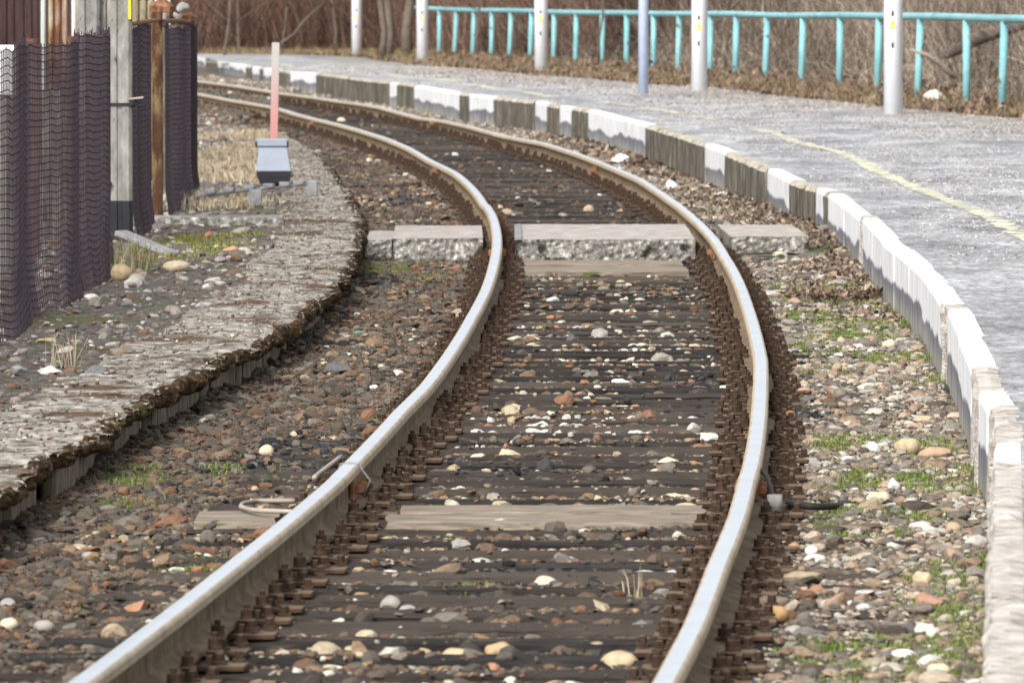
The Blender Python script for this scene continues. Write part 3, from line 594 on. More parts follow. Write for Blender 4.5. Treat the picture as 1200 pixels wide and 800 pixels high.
for d in SL_D:
    tx = float(CT(d)); rz = -math.atan(tx) * -1 if False else math.atan2(-tx, 1) 
    x = float(CX(d))
    s = link('sleeper', SM[k % 14], None, (x + random.uniform(-.03, .03), d, -.176 + random.uniform(-.004, .004)))
    s.rotation_euler = (random.uniform(-.006, .006), random.uniform(-.003, .003), rz + random.uniform(-.007, .007))
    tag(s, 'dark weathered wooden sleeper half sunk in the ballast under both rails', 'sleeper', 'wooden sleepers under the rails')
    s.scale = (random.uniform(.96, 1.03), random.uniform(.88, 1.08), 1)
    N_SL += 1
    for sg in (-1, 1):
        rx, ry, rzz = rail_at(np.array([d]), sg)
        dx = (sg * G / 2) + (rx[0] - float(off(d, sg * G / 2)[0]))
        if d < 66:
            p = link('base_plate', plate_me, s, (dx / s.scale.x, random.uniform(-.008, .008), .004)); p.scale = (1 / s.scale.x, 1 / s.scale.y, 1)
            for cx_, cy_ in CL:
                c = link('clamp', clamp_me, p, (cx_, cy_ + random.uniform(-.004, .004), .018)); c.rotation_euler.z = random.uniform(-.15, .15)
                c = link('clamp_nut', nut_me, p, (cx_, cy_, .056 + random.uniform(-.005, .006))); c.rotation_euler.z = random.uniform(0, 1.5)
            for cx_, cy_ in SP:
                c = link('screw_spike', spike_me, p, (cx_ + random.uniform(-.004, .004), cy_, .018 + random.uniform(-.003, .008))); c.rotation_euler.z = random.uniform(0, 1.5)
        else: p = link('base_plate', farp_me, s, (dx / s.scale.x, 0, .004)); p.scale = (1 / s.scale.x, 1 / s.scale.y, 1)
    k += random.choice([1, 3, 5])

# ------------------------------------------------------------------ crossing slabs and planks
def rough_slab(name, x0, x1, y0, y1, zt, zb, label, skew=0.0, cat='concrete slab'):
    nx = max(6, int((x1 - x0) / .03)); ny = 24; nz = 7; cx, cy = (x0 + x1) / 2, y0
    V = []; Fq = []; mi = []
    def patch(fn, nu, nv, m):
        b = len(V)
        for i in range(nu):
            for j in range(nv): V.append(fn(i / (nu - 1), j / (nv - 1)))
        for i in range(nu - 1):
            for j in range(nv - 1): Fq.append((b + i * nv + j, b + (i + 1) * nv + j, b + (i + 1) * nv + j + 1, b + i * nv + j + 1)); mi.append(m)
    def N1(a, b_, s): return float(fbm(np.array([a]), np.array([b_]), s, 3)[0])
    chip = lambda u: max(0, N1(u * (x1 - x0) * 9, 1, 41)) * .03
    sk = lambda v: skew * v
    patch(lambda u, v: (x0 + (x1 - x0) * u - cx + sk(v), (y1 - y0) * v + (chip(u) if v == 0 else 0), zt - zb + N1(u * 9, v * 9, 42) * .006 - (chip(u) * .4 if v == 0 else 0)), nx, ny, 0)
    patch(lambda u, v: (x0 + (x1 - x0) * u - cx, -.0 + (N1(u * (x1 - x0) * 30, v * 5, 43) * .02 if v < 1 else 0) + chip(u) * v + (1 - v) * .03, (zt - zb) * v - chip(u) * .4 * (v == 1)), nx, nz, 1)
    patch(lambda u, v: (x1 - cx + sk(u) + N1(u * 20, v * 3, 45) * .01 * (v < 1), (y1 - y0) * u, (zt - zb) * v), ny, nz, 1)
    patch(lambda u, v: (x0 - cx + sk(1 - u) + N1(u * 20, v * 3, 44) * .01 * (v < 1), (y1 - y0) * (1 - u), (zt - zb) * v), ny, nz, 1)
    patch(lambda u, v: (x1 - (x1 - x0) * u - cx + skew, (y1 - y0), (zt - zb) * v), 4, 3, 1)
    o = link(name, npmesh(name, V, np.array(Fq), [M['slabtop'], M['slabside']], mi=mi, smooth=False), None, (cx, cy, zb)); tag(o, label, cat); return o
zt = -.02
a = W(603, 280.5, zt); b = W(815, 280.5, zt); c = W(598, 262.5, zt)
o = rough_slab('crossing_slab', a[0] + .01, b[0], a[1], c[1], zt, -.17, 'thick pale concrete crossing slab lying between the two rails', skew=.0)
m_ = MB(); m_.box((-(b[0] - a[0]) / 2 + .02, 1.6, .155), (.05, 3.3, .012)); m_.box((-(b[0] - a[0]) / 2 + .02, .15, .16), (.045, .3, .02)); m_.build('edge_iron', M['steelgrey'], o)
a = W(460, 279, zt); b = W(566, 279, zt); c = W(466, 264, zt)
rough_slab('crossing_slab', a[0], b[0], a[1], c[1], zt, -.19, 'concrete crossing slab outside the left rail, next to the old platform edge', skew=-.02)
zt = -.05
a = W(856, 277, zt); b = W(948, 277, zt); c = W(842, 263, zt)
rough_slab('crossing_slab', a[0], b[0], a[1], c[1], zt, -.17, 'short concrete crossing slab outside the right rail, ending at the kerb wall', skew=-.03)
def plank(px0, px1, py, wid, z, label, th=.04, rz=0.0):
    p0 = W(px0, py, z); p1 = W(px1, py, z); L = p1[0] - p0[0]; n = 20; V = []; ph = random.uniform(0, 50)
    prof = [(0, -th), (0, -.004), (.01, 0), (wid * .35, .0), (wid * .5, -.006), (wid * .6, 0), (wid - .01, 0), (wid, -.004), (wid, -th)]
    for i in range(n):
        x = -L / 2 + L * i / (n - 1)
        for j, (y, zz) in enumerate(prof):
            e = vn(np.array([x * 5 + ph]), np.array([j * 1.7]), 5)[0]; V.append((x + (e * .03 if i in (0, n - 1) else 0), y + e * .012, zz + e * .008))
    m = len(prof); i = np.arange(n - 1)[:, None] * m + np.arange(m - 1)[None, :]
    caps = [np.array([list(range(m))]), np.array([list(range((n - 1) * m + m - 1, (n - 1) * m - 1, -1))])]
    o = link('plank', npmesh('plank', V, [np.stack([i, i + m, i + m + 1, i + 1], -1).reshape(-1, 4)] + caps, M['plank']), None, ((p0[0] + p1[0]) / 2, p0[1], z)); o.rotation_euler.z = rz; tag(o, label, 'plank', 'pale planks laid across the track')
a = W(428, 281, -.06); b = W(459, 281, -.06)
rough_slab('slab_remnant', a[0], b[0], a[1], a[1] + 2.2, -.06, -.2, 'small crumbling grey concrete remnant between the old platform and the left crossing slab', cat='concrete lump')
plank(452, 822, 611, .40, -.150, 'wide pale worn plank between the rails near the rail joint, nearer of the two')
plank(470, 826, 600, .40, -.153, 'pale worn plank between the rails near the rail joint, farther of the two', rz=.004)
plank(228, 322, 611, .62, -.150, 'short pale board end outside the left rail beside the bent iron rod')
plank(612, 806, 317, .8, -.150, 'narrow pale plank right in front of the middle crossing slab')
plank(612, 800, 309, .8, -.148, 'reddish pale plank pressed against the foot of the middle crossing slab')

# ------------------------------------------------------------------ stones
def ico(level):
    t = (1 + 5 ** .5) / 2
    V = [(-1, t, 0), (1, t, 0), (-1, -t, 0), (1, -t, 0), (0, -1, t), (0, 1, t), (0, -1, -t), (0, 1, -t), (t, 0, -1), (t, 0, 1), (-t, 0, -1), (-t, 0, 1)]
    Fs = [(0, 11, 5), (0, 5, 1), (0, 1, 7), (0, 7, 10), (0, 10, 11), (1, 5, 9), (5, 11, 4), (11, 10, 2), (10, 7, 6), (7, 1, 8), (3, 9, 4), (3, 4, 2), (3, 2, 6), (3, 6, 8), (3, 8, 9), (4, 9, 5), (2, 4, 11), (6, 2, 10), (8, 6, 7), (9, 8, 1)]
    V = [np.array(v, float) / np.linalg.norm(v) for v in V]
    for _ in range(level):
        cache = {}; nf = []
        def mid(a, b):
            k_ = (min(a, b), max(a, b))
            if k_ not in cache: m = V[a] + V[b]; V.append(m / np.linalg.norm(m)); cache[k_] = len(V) - 1
            return cache[k_]
        for a, b, c in Fs:
            ab, bc, ca = mid(a, b), mid(b, c), mid(c, a); nf += [(a, ab, ca), (b, bc, ab), (c, ca, bc), (ab, bc, ca)]
        Fs = nf
    return np.array(V), np.array(Fs)
def stone_shape(level, angular, r_):
    V, Fs = ico(level)
    if angular:
        nrm = r_.normal(size=(8, 3)); nrm /= np.linalg.norm(nrm, axis=1)[:, None]; hh = r_.uniform(.45, 1, 8)
        dt = V @ nrm.T; r = np.where(dt > .05, hh / np.maximum(dt, .05), 9).min(1); r = np.minimum(r, 1.15); V = V * r[:, None]
    else:
        a = r_.normal(size=(3, 3)); V = V * (1 + .13 * np.sin(V @ a.T * 2 + r_.uniform(0, 6, 3)).mean(1))[:, None]
    return V, Fs
lib = {(l, a): [stone_shape(l, a, np.random.default_rng(100 + k + 50 * l + 7 * a)) for k in range(14)] for l in (0, 1, 2) for a in (0, 1)}
def scatter(name, X, D, Z, S, C, level, ang, mat='stone', flat=.6, label=None, cat=None):
    """X,D,Z,S arrays; C (n,3)"""
    n = len(X); out = []; fo = []; co = []; base = 0; V0, F0 = lib[(level, 0)][0]; nv = len(V0)
    kind = rng.integers(0, 14, n)
    for k in range(14):
        for a in (0, 1):
            idx = np.where((kind == k) & (ang == a))[0]
            if not len(idx): continue
            V, Fs = lib[(level, a)][k]; m = len(idx)
            A = rng.uniform(0, 2 * math.pi, m); sc = np.stack([rng.uniform(.8, 1.45, m), rng.uniform(.7, 1.1, m), rng.uniform(flat * .7, flat * 1.35, m)], 1) * S[idx, None]
            P = V[None] * sc[:, None, :]
            tl = rng.normal(0, .25, m); ct, st = np.cos(tl)[:, None], np.sin(tl)[:, None]
            x, y, z = P[..., 0], P[..., 1] , P[..., 2]; x, z = x * ct - z * st, x * st + z * ct
            ca, sa = np.cos(A)[:, None], np.sin(A)[:, None]; x, y = x * ca - y * sa, x * sa + y * ca
            P = np.stack([x + X[idx, None], y + D[idx, None], z + Z[idx, None]], -1)
            out.append(P.reshape(-1, 3)); fo.append((Fs[None] + (base + np.arange(m) * nv)[:, None, None]).reshape(-1, 3)); co.append(np.repeat(C[idx], nv, 0)); base += m * nv
    me = npmesh(name, np.concatenate(out), np.concatenate(fo), M[mat], col=np.concatenate(co), smooth=False)
    return link(name, me)
PAL = {
 'brown': np.array((.84, .86, .78)) * np.array([(.12, .082, .065), (.14, .095, .075), (.095, .075, .066), (.19, .105, .07), (.085, .077, .073), (.14, .12, .105), (.2, .14, .105), (.11, .09, .078), (.07, .06, .056), (.1, .085, .08), (.17, .15, .135)]),
 'mixed': np.array((1.0, 1.0, .96)) * np.array([(.14, .095, .068), (.19, .13, .085), (.25, .17, .105), (.34, .275, .19), (.43, .37, .27), (.15, .14, .125), (.25, .235, .205), (.1, .085, .07), (.5, .48, .42), (.24, .13, .08), (.17, .125, .09)]),
 'cess': np.array([(.28, .22, .155), (.35, .3, .23), (.2, .18, .155), (.36, .33, .28), (.15, .14, .125), (.22, .155, .115), (.4, .39, .36), (.12, .1, .08), (.3, .225, .165), (.18, .155, .125), (.13, .115, .1)]),
 'yard': np.array([(.12, .1, .085), (.2, .18, .155), (.28, .25, .22), (.38, .36, .33), (.16, .1, .07), (.14, .14, .14), (.24, .2, .16)]),
 'coal': np.array([(.02, .02, .022), (.035, .034, .036), (.06, .058, .06)]),
 'white': np.array([(.5, .49, .46), (.58, .57, .54), (.46, .43, .37)])}
def pick(p, n, j=.25): 
    c = PAL[p][rng.integers(0, len(PAL[p]), n)]; return np.clip(c * rng.uniform(1 - j, 1 + j, (n, 1)), 0, .85)
def frustum(X, D, mg=.35): return np.abs(X) < D * .0585 + mg
def bed_stones():
    res = {0: [], 1: []}
    for (d0, d1, dens, lev, smed) in ((21, 34, 190, 1, .02), (34, 48, 170, 1, .02), (48, 66, 120, 1, .021), (66, 90, 70, 0, .025), (90, 158, 40, 0, .028), (21, 34, 1500, 0, .0095), (34, 48, 1150, 0, .0105), (48, 66, 620, 0, .012), (66, 90, 300, 0, .015), (90, 158, 80, 0, .018)):
        n = int((d1 - d0) * 4.5 * dens); D = rng.uniform(d0, d1, n); t = rng.uniform(-2.2, 2.3, n); X, D = off(D, t)
        ok = frustum(X, D) & (X < wallX(D) - .02) & ((X > reX(D) - .08) | (D > 105)); X, D, t = X[ok], D[ok], t[ok]
        ok = ~((D > 60.9 + .6 * (t > .9)) & (D < 64.2) & (np.abs(t) < 1.8) & (t > -1.42)); X, D, t = X[ok], D[ok], t[ok]
        n = len(X); S = np.exp(rng.normal(math.log(smed), .38, n)); S = np.clip(S, .005, .05)
        inner = np.abs(t) < .66; sl = on_sleeper(D, X); plate = (np.abs(np.abs(t) - .7535) < .2)
        clumpy = vn(X * 2.2, D * .9, 81)
        pk = np.where(inner & sl, .07 + .25 * (clumpy > .22), np.where(inner, .8 - .5 * (D > 64), np.where(sl & (np.abs(t) < 1.3), np.where((t < 0) & (D < 38), .12, .42) + .5 * (clumpy > .1), 1)))
        keep = (rng.uniform(0, 1, n) < pk) & ~(plate & (S > .014)); X, D, t, S, inner, sl = X[keep], D[keep], t[keep], S[keep], inner[keep], sl[keep]; n = len(X)
        zs = gz(X, D); zs = np.where(sl & (np.abs(t) < 1.28), np.maximum(zs, -.176), zs); Z = zs + S * rng.uniform(-.1, .3, n) + np.where(inner & ~sl, S * .1, 0)
        C = pick('brown', n)
        pm = rng.uniform(0, 1, n) + vn(X * 1.3, D * .45, 51) * .9
        a = (np.abs(t) < .9) & (pm > .5 + .5 * (D > 64)); C[a] = pick('mixed', a.sum())
        a = (t > .9) & (pm > .10 - (t - .9) * .3); C[a] = pick('cess', a.sum())
        a = (t < -.9) & (pm > 1.0); C[a] = pick('mixed', a.sum())
        a = (vn(X * 1.1, D * .5, 61) > .33) & (rng.uniform(0, 1, n) < .6); C[a] = pick('coal', a.sum())
        a = (vn(X * 1.6, D * .7, 71) > .32) & (t > -.75) & (rng.uniform(0, 1, n) < .22); C[a] = pick('white', a.sum())
        # the row of white chips across the track
        a = (np.abs(D - 39.2) < .8) & inner & (rng.uniform(0, 1, n) < .3) & (S > .008); C[a] = pick('white', a.sum())
        ang = np.where(C.max(1) > .3, (rng.uniform(0, 1, n) < .75), (rng.uniform(0, 1, n) < .98)).astype(int)
        res[lev].append((X, D, Z, S, C, ang))
    for lev in (1, 0):
        A = [np.concatenate([r[k] for r in res[lev]]) for k in range(6)]
        o = scatter('ballast_stones', A[0], A[1], A[2], A[3], A[4], lev, A[5]); tag(o, kind='stuff')
        o['label'] = 'loose brown and grey ballast stones filling the track bed' if lev else 'fine gravel and small chips between the ballast stones'
        o['category'] = 'gravel'
bed_stones()
def yard_stones():
    D = rng.uniform(24, 150, 60000); X = rng.uniform(-9, -1, 60000); ok = frustum(X, D) & (X < np.where(D > 104, CX(D) - 1.6, leX(D) + .1)); X, D = X[ok], D[ok]; n = len(X)
    S = np.clip(np.exp(rng.normal(math.log(.014), .55, n)), .006, .06); Z = gz(X, D) + S * .15; C = pick('yard', n); ang = (rng.uniform(0, 1, n) < .75).astype(int)
    a = rng.uniform(0, 1, n) < .05; C[a] = pick('white', a.sum())
    o = scatter('yard_gravel', X, D, Z, S, C, 1, ang); tag(o, 'loose grey rubble between the mesh fence and the old platform', 'gravel', kind='stuff')
    # stones and grit on the old platform top
    D = rng.uniform(28, 95, 3500); t = rng.uniform(0, 1, 3500); X = leX(D) * (1 - t) + reX(D) * t; n = len(X); S = rng.uniform(.004, .014, n)
    o = scatter('platform_grit', X, D, np.full(n, -.004) - np.clip((D - 85) / 20, 0, 1) * .06, S, pick('yard', n), 0, np.ones(n, int)); tag(o, 'fine grit lying on the old concrete platform', 'gravel', kind='stuff')
    # back strip of the right platform
    D = rng.uniform(88, 150, 5000); X = backX(D) - np.abs(rng.normal(0, 1.0, 5000)); n = len(X); S = rng.uniform(.008, .022, n)
    z = np.array([zplat(d_) for d_ in D]) + .012
    ok = X > wallX(D) + .3
    o = scatter('platform_gravel', X[ok], D[ok], z[ok], S[ok], pick('yard', n)[ok] * 1.3, 0, np.ones(ok.sum(), int)); tag(o, 'loose gravel along the back of the asphalt platform', 'gravel', kind='stuff')
yard_stones()
def platform_chips():
    n = 90000; D = 50 + 110 * rng.uniform(0, 1, n) ** 1.1; t = rng.uniform(0, 1, n) ** .8; X = wallX(D) + .2 + (backX(D) - wallX(D) - .2) * t; ok = frustum(X, D, .2) & (fbm(X * .9, D * .35, 301, 3) + rng.uniform(-.4, .4, n) > .0); X, D = X[ok], D[ok]; n = len(X); S = rng.uniform(.004, .0105, n)
    Z = zplat(D) + fbm(X * .8, D * .5, 6, 2) * .012 - .004 + .02 * np.clip((X - wallX(D) - .118) / 3, 0, 1) + S * .1
    C = np.array([(.5, .5, .5), (.36, .35, .34), (.22, .21, .2), (.12, .115, .11), (.6, .59, .57), (.3, .27, .23)])[rng.integers(0, 6, n)] * rng.uniform(.8, 1.2, (n, 1))
    o = scatter('platform_chippings', X, D, Z, S, C, 0, np.ones(n, int)); tag(o, 'fine loose chippings on the worn asphalt of the platform', 'gravel', kind='stuff')
platform_chips()
def big_stone(px, py, wpx, hpx, c, label, ang=0, z=None, on=None, name='stone', cat='stone', rz=None):
    z0 = -.19 if z is None else z
    X, D = W(px, py + hpx / 2, z0)
    if z is None:
        for _ in range(3): z0 = float(gz(np.array([X]), np.array([D]))[0]); X, D = W(px, py + hpx / 2, z0)
    s = D / F; a = wpx * s / 2; hgt = hpx * s
    V, Fs = stone_shape(2 if wpx < 30 else 3, ang, np.random.default_rng(int(px * 7 + py)))
    V = V / np.abs(V).max(0); f = .5 * math.copysign(1, .5)
    rz = random.uniform(-.4, .4) if rz is None else rz
    V = V * np.array([a, a * .8, hgt * .62]); V += (fbm(V[:, 0] * 40 + px, V[:, 1] * 40 + V[:, 2] * 30, 77, 2) * .006 * (a / .05))[:, None]
    C = np.tile(np.array(c), (len(V), 1)); o = link(name, npmesh(name, V, Fs, M['bigstone'], col=C, smooth=not ang), None, (X, D, z0 + hgt * .4)); o.rotation_euler.z = rz * .3
    tag(o, label, cat); return o
TAN = (.44, .36, .24); CREAM = (.56, .49, .36); WHITE = (.7, .69, .67); GREY = (.3, .29, .27); ORNG = (.32, .18, .11); BRN = (.2, .11, .075); PINK = (.42, .27, .21); DARK = (.05, .05, .052); GTAN = (.36, .29, .2)
ST = [(640,684,31,17,CREAM,'rounded yellowish cream pebble alone on a dark sleeper between the rails',0),(586,763,38,20,ORNG[:0]+(.42,.31,.19),'large orange-tan cobble low between the rails',0),(727,774,46,20,TAN,'large tan cobble lowest right between the rails beside a white lump',0),(534,768,36,20,TAN,'tan cobble left of the orange-tan one between the rails',0),(700,760,34,13,GTAN,'flat sandy stone just above the large tan cobble by the right rail',0),(578,781,20,15,ORNG,'small orange stone in front of the orange-tan cobble',1),(530,724,24,12,CREAM,'oval cream pebble between the rails above the orange stones',0),(424,767,28,17,ORNG,'rusty orange angular rock between the rails close to the left rail',1),(457,707,24,18,GREY,'grey triangular rock between the rails near the left rail fastenings',1),(478,716,24,13,GREY,'grey round stone touching the grey triangular rock',0),(415,707,9,8,WHITE,'tiny round white pebble between the rails by the left rail',0),(637,703,12,9,WHITE,'small bright white pebble under the yellowish cream pebble',0),(542,574,18,9,WHITE,'white chip between the rails just beyond the pale planks',1),(560,537,20,11,CREAM,'cream stone between the rails near the left rail joint',0),(790,584,40,11,CREAM,'long flat cream stone lying at the far edge of the planks near the right rail',0),(815,578,20,13,PINK,'pinkish stone beside the long flat cream stone',1),(784,541,26,10,CREAM,'flat pale stone between the rails close to the right rail joint',0),(470,559,26,12,CREAM,'knobbly cream rock beside the left rail fastenings beyond the joint',0),(540,639,26,14,GREY,'blue-grey rock between the rails in front of the planks',1),(312,527,18,12,CREAM,'pale pebble in the dark ballast left of the left rail',0),(8,710,20,17,GREY,'round grey pebble at the left border of the ballast',0),(9,731,24,13,CREAM,'yellow cream pebble at the left border below the round grey one',0),(50,734,24,14,GREY,'smooth grey cobble near the lower left corner',0),(160,713,30,17,ORNG,'rust red rock left of the left rail near the lower left corner',1),(138,741,40,20,GTAN,'sandy angular block against the left rail near the lower left corner',1),(92,641,22,9,GTAN,'flat tan stone in front of the old platform face, lower left',0),(25,803-6,20,9,WHITE,'white pebble at the very bottom left corner',0),(104,651,20,9,GREY,'flat grey stone beside the flat tan stone, lower left',0),(860,250,22,14,(.5,.42,.3),'x',0)]
ST = ST[:-1] + [(690,245,14,11,GTAN,'round tan pebble on a dark sleeper just beyond the middle crossing slab',0),(585,243,9,6,TAN,'small tan pebble beyond the crossing slab next to the left rail',0),(594,249,16,10,GTAN,'pair-like tan lump beside the left rail beyond the crossing slab',0),(400,140.5,10,7,CREAM,'pale pebble between the rails in the far curve',0),(648,352,16,9,WHITE,'white stone lump between the rails nearer than the crossing slab',1),(723,366,18,8,CREAM,'cream pebble between the rails in the middle distance, right of centre',0),(838,371,26,11,TAN,'yellowish flat rock against the right rail fastenings',1),(702,391,22,12,GREY,'grey tilted stone between the rails in the middle distance',1),(668,397,16,12,(.1,.1,.11),'dark grey rock beside the grey tilted stone',1),(650,385,20,8,(.35,.18,.11),'brick red flat stone left of the dark grey rock',1),(647,372,20,8,(.38,.2,.11),'orange brown flat chip between the rails by the left rail fastenings',1),
 (655,424,9*2,8,CREAM,'oval cream pebble in the light cluster between the rails',0),(632,438,22,7,WHITE,'flat white chip in the light cluster between the rails',1),(850,456,16,9,WHITE,'white lump in the row of white chips near the right rail',1),(728,447,24,7,WHITE,'long white chip in the row of white chips mid track',1),(690,461,16,7,WHITE,'rounded off-white stone below the long white chip',0),(803,474,13,8,(.42,.28,.15),'pinkish tan stone at the right below the white chips',0),(745,477,13,7,ORNG,'orange tan pebble below the row of white chips',0),(622,398,24,9,CREAM,'elongated cream pebble near the left rail fastenings, middle distance',0),(760,488,24,17,BRN,'big red-brown rock sunk between two sleepers',1),
 (788,217,16,13,WHITE,'off-white angular block by the foot of the kerb wall beyond the crossing',1),(1063,522,32,20,TAN,'squarish sandy cobble on the pebble strip near the kerb wall',0),(1098,531,42,14,(.44,.3,.21),'long pinkish tan stone right of the squarish sandy cobble',0),(1080,616,30,12,(.55,.52,.47),'flat pale grey stone on the mossy pebble strip',0),(1118,618,20,13,GTAN,'tan stone between the flat pale grey one and the kerb wall',0),(1143,611,12,9,CREAM,'small cream pebble at the foot of the kerb wall',0),(1081,678,26,17,TAN,'yellowish cube-like rock on the pebble strip, lower right',1),(1076,736,24,17,GTAN,'tan stone leaning against a dark grey rock, lower right',0),(1068,737,24,18,(.11,.11,.12),'dark grey rock between a tan and a white stone, lower right',1),(1088,738,32,18,(.62,.58,.5),'whitish wedge of rock beside the dark grey rock, lower right',1),(938,676,46,13,GTAN,'long tan slab stone beside the right rail',0),(940,690,26,9,PINK,'pink flat stone under the long tan slab stone',1),(957,691,20,10,ORNG,'bright orange stone in the pebble strip beside the right rail',0),(910,718,32,18,(.42,.27,.14),'orange-brown boulder beside the right rail fastenings',0),(905,706,44,14,(.2,.16,.12),'low brown stone behind the orange-brown boulder',0),(955,655,26,13,WHITE,'rounded white stone right of the right rail, upper of a pair',0),(951,648-3,16,10,WHITE,'small white stone behind the rounded white one by the right rail',0),(1048,567,16,14,WHITE,'upright bright white chip in the grass by the kerb wall',1),(1030,584,30,16,CREAM,'cream rock with a rusty side next to the black hose end',1),(930,641,16,12,(.4,.27,.16),'small tan pebble by the right rail, nearer than the hose',0),(1012,701,22,14,(.28,.17,.12),'brown blocky stone in the middle of the lower pebble strip',1),(1000,710,26,10,WHITE,'long white stone in front of the brown blocky stone',0),(1090,703,34,17,(.36,.22,.16),'pinkish brown angular rock, lower right near the dark coal heap',1),(1060,767,30,13,WHITE,'white flat cobble near the bottom right',0),(1101,785,30,14,CREAM,'cream cobble at the bottom right below the coal heap',0),(1150,663,14,10,GREY,'grey pebble tucked under the kerb wall, lower right',0),(880,548,24,13,(.3,.17,.09),'orange-brown stone',0)]
ST = ST[:-1] + [(924,487,18,14,(.28,.16,.1),'rusty brown rounded rock beside the right rail fastenings, middle distance',0),(940,484-26,20,8,PINK,'flat pink stone beyond the rusty brown rounded rock',1),(1042,403,17,9,CREAM,'domed cream stone on the grey pebble strip, middle distance',0),(1058,421,18,6,ORNG,'flat orange-brown stone near the kerb wall, middle distance',0),(1083,491,28,8,TAN,'flat yellow stone on the pebble strip near the kerb wall foot',0),(915,268+30,20,8,CREAM,'cream stone in the leaf litter in front of the right crossing slab',1)]
for px, py, wp, hp, c, lab, an in ST: big_stone(px, py, wp, hp, c, lab, an)
big_stone(142, 318, 26, 17, (.42, .33, .21), 'yellow-brown rounded rock at the foot of the mesh fence in dry grass', 0, z=-.03)
big_stone(160, 327, 20, 14, (.36, .33, .27), 'grey rounded rock leaning on the yellow-brown one by the fence', 0, z=-.03)
big_stone(205, 311, 34, 14, (.5, .43, .32), 'long pale boulder between the mesh fence and the old platform', 0, z=-.03)
big_stone(270, 291, 20, 8, (.36, .21, .13), 'flat orange brick fragment on the mossy patch behind the old platform', 1, z=-.03)
big_stone(53, 400, 26, 9, (.5, .38, .22), 'flat sandy brick-like stone at the foot of the fence, far left', 1, z=-.03)
big_stone(57, 433, 30, 9, (.55, .55, .54), 'white-grey broken slab piece beside the old platform, far left', 1, z=-.03)
big_stone(24, 433, 26, 11, (.3, .31, .33), 'blue-grey broken slab piece at the left border', 1, z=-.03)
big_stone(245, 322-50+3, 12, 8, (.36, .2, .12), 'small red brick crumb on the moss behind the old platform', 1, z=-.03)
big_stone(392, 399-3, 22, 9, DARK, 'black tar-like lump in the brown ballast left of the left rail', 1)
big_stone(398, 431, 34, 13, (.12, .12, .125), 'dark speckled rock in the ballast below the black lump', 1)
big_stone(466, 435+2, 14, 8, WHITE, 'white chip in the brown ballast just left of the left rail', 1)
big_stone(436, 454, 16, 6, WHITE, 'flat white chip in the brown ballast, left of the left rail, below the other', 1)
big_stone(537, 367, 18, 11, (.3, .26, .2), 'knobbly tan-grey rock outside the left rail near the fastenings', 1)
Xr, Dr, Zr = Wp(1097, 121); big_stone(1097, 113, 32, 15, (.62, .6, .52), 'big off-white rock under the turquoise handrail', 1, z=Zr + .02)

# ------------------------------------------------------------------ lamp posts and handrail
def lamp(px, py, wpx, label, blue=False, hole_y=(16, 52)):
    D = F * .212 / wpx if not blue else F * .13 / wpx
    z = HC - (py - YH) * D / F; X = (px - 600) / F * D
    r = wpx * D / F / 2
    root = empty('lamp_post', (X, D, z - .15), label, 'lamp post', 'round lamp posts along the back of the platform')
    b = MB(); b.tube([(0, 0, 0), (0, 0, 2.5), (0, 0, 5.2)], [r, r, r * .7], 28); b.build('pole', M['lampb'] if blue else M['lamp'], root, smooth=True)
    b = MB(); b.box((0, -.35, 5.2), (.22, .7, .1), bev=.03); b.build('lamp_head', M['steelgrey'], root)
    if not blue:
        for hy in hole_y:
            zz = HC - (hy - YH) * D / F - (z - .15); b = MB(); b.box((-.012, -r - .001, zz), (.024, .012, .06), bev=.003); b.build('key_slot', M['black'], root)
        zz = HC - (hole_y[0] + (hole_y[1] - hole_y[0]) * .33 - YH) * D / F - (z - .15)
        b = MB(); b.add([(-.042, -r - .0045, zz - .01), (.024, -r - .0045, zz - .01), (-.009, -r - .004, zz + .052), (-.042, -r * .9, zz - .01), (.024, -r * .9, zz - .01), (-.009, -r * .9, zz + .052)], [(0, 1, 2), (0, 3, 4, 1), (1, 4, 5, 2), (2, 5, 3, 0)])
        b.box((-.009, -r - .0005, zz - .038), (.07, .01, .024)); b.build('warning_sticker', M['yellow'], root)
lamp(1046.5, 132, 22, 'thick white round lamp post standing farthest right, nearest to the lens', hole_y=(16, 53))
lamp(819.5, 107, 18.5, 'white round lamp post between the pale blue pole and the nearest white lamp post', hole_y=(21, 51))
lamp(634, 88, 15.6, 'white round lamp post at the middle of the picture, left of the pale blue pole', hole_y=(14, 39))
lamp(495, 77, 13.5, 'white round lamp post where the turquoise handrail begins', hole_y=(15, 35))
lamp(418, 67.5, 11.8, 'farthest white round lamp post, left of the handrail end', hole_y=(12, 31))
lamp(754, 96, 11.8, 'slimmer pale blue round pole between two white lamp posts', blue=True)
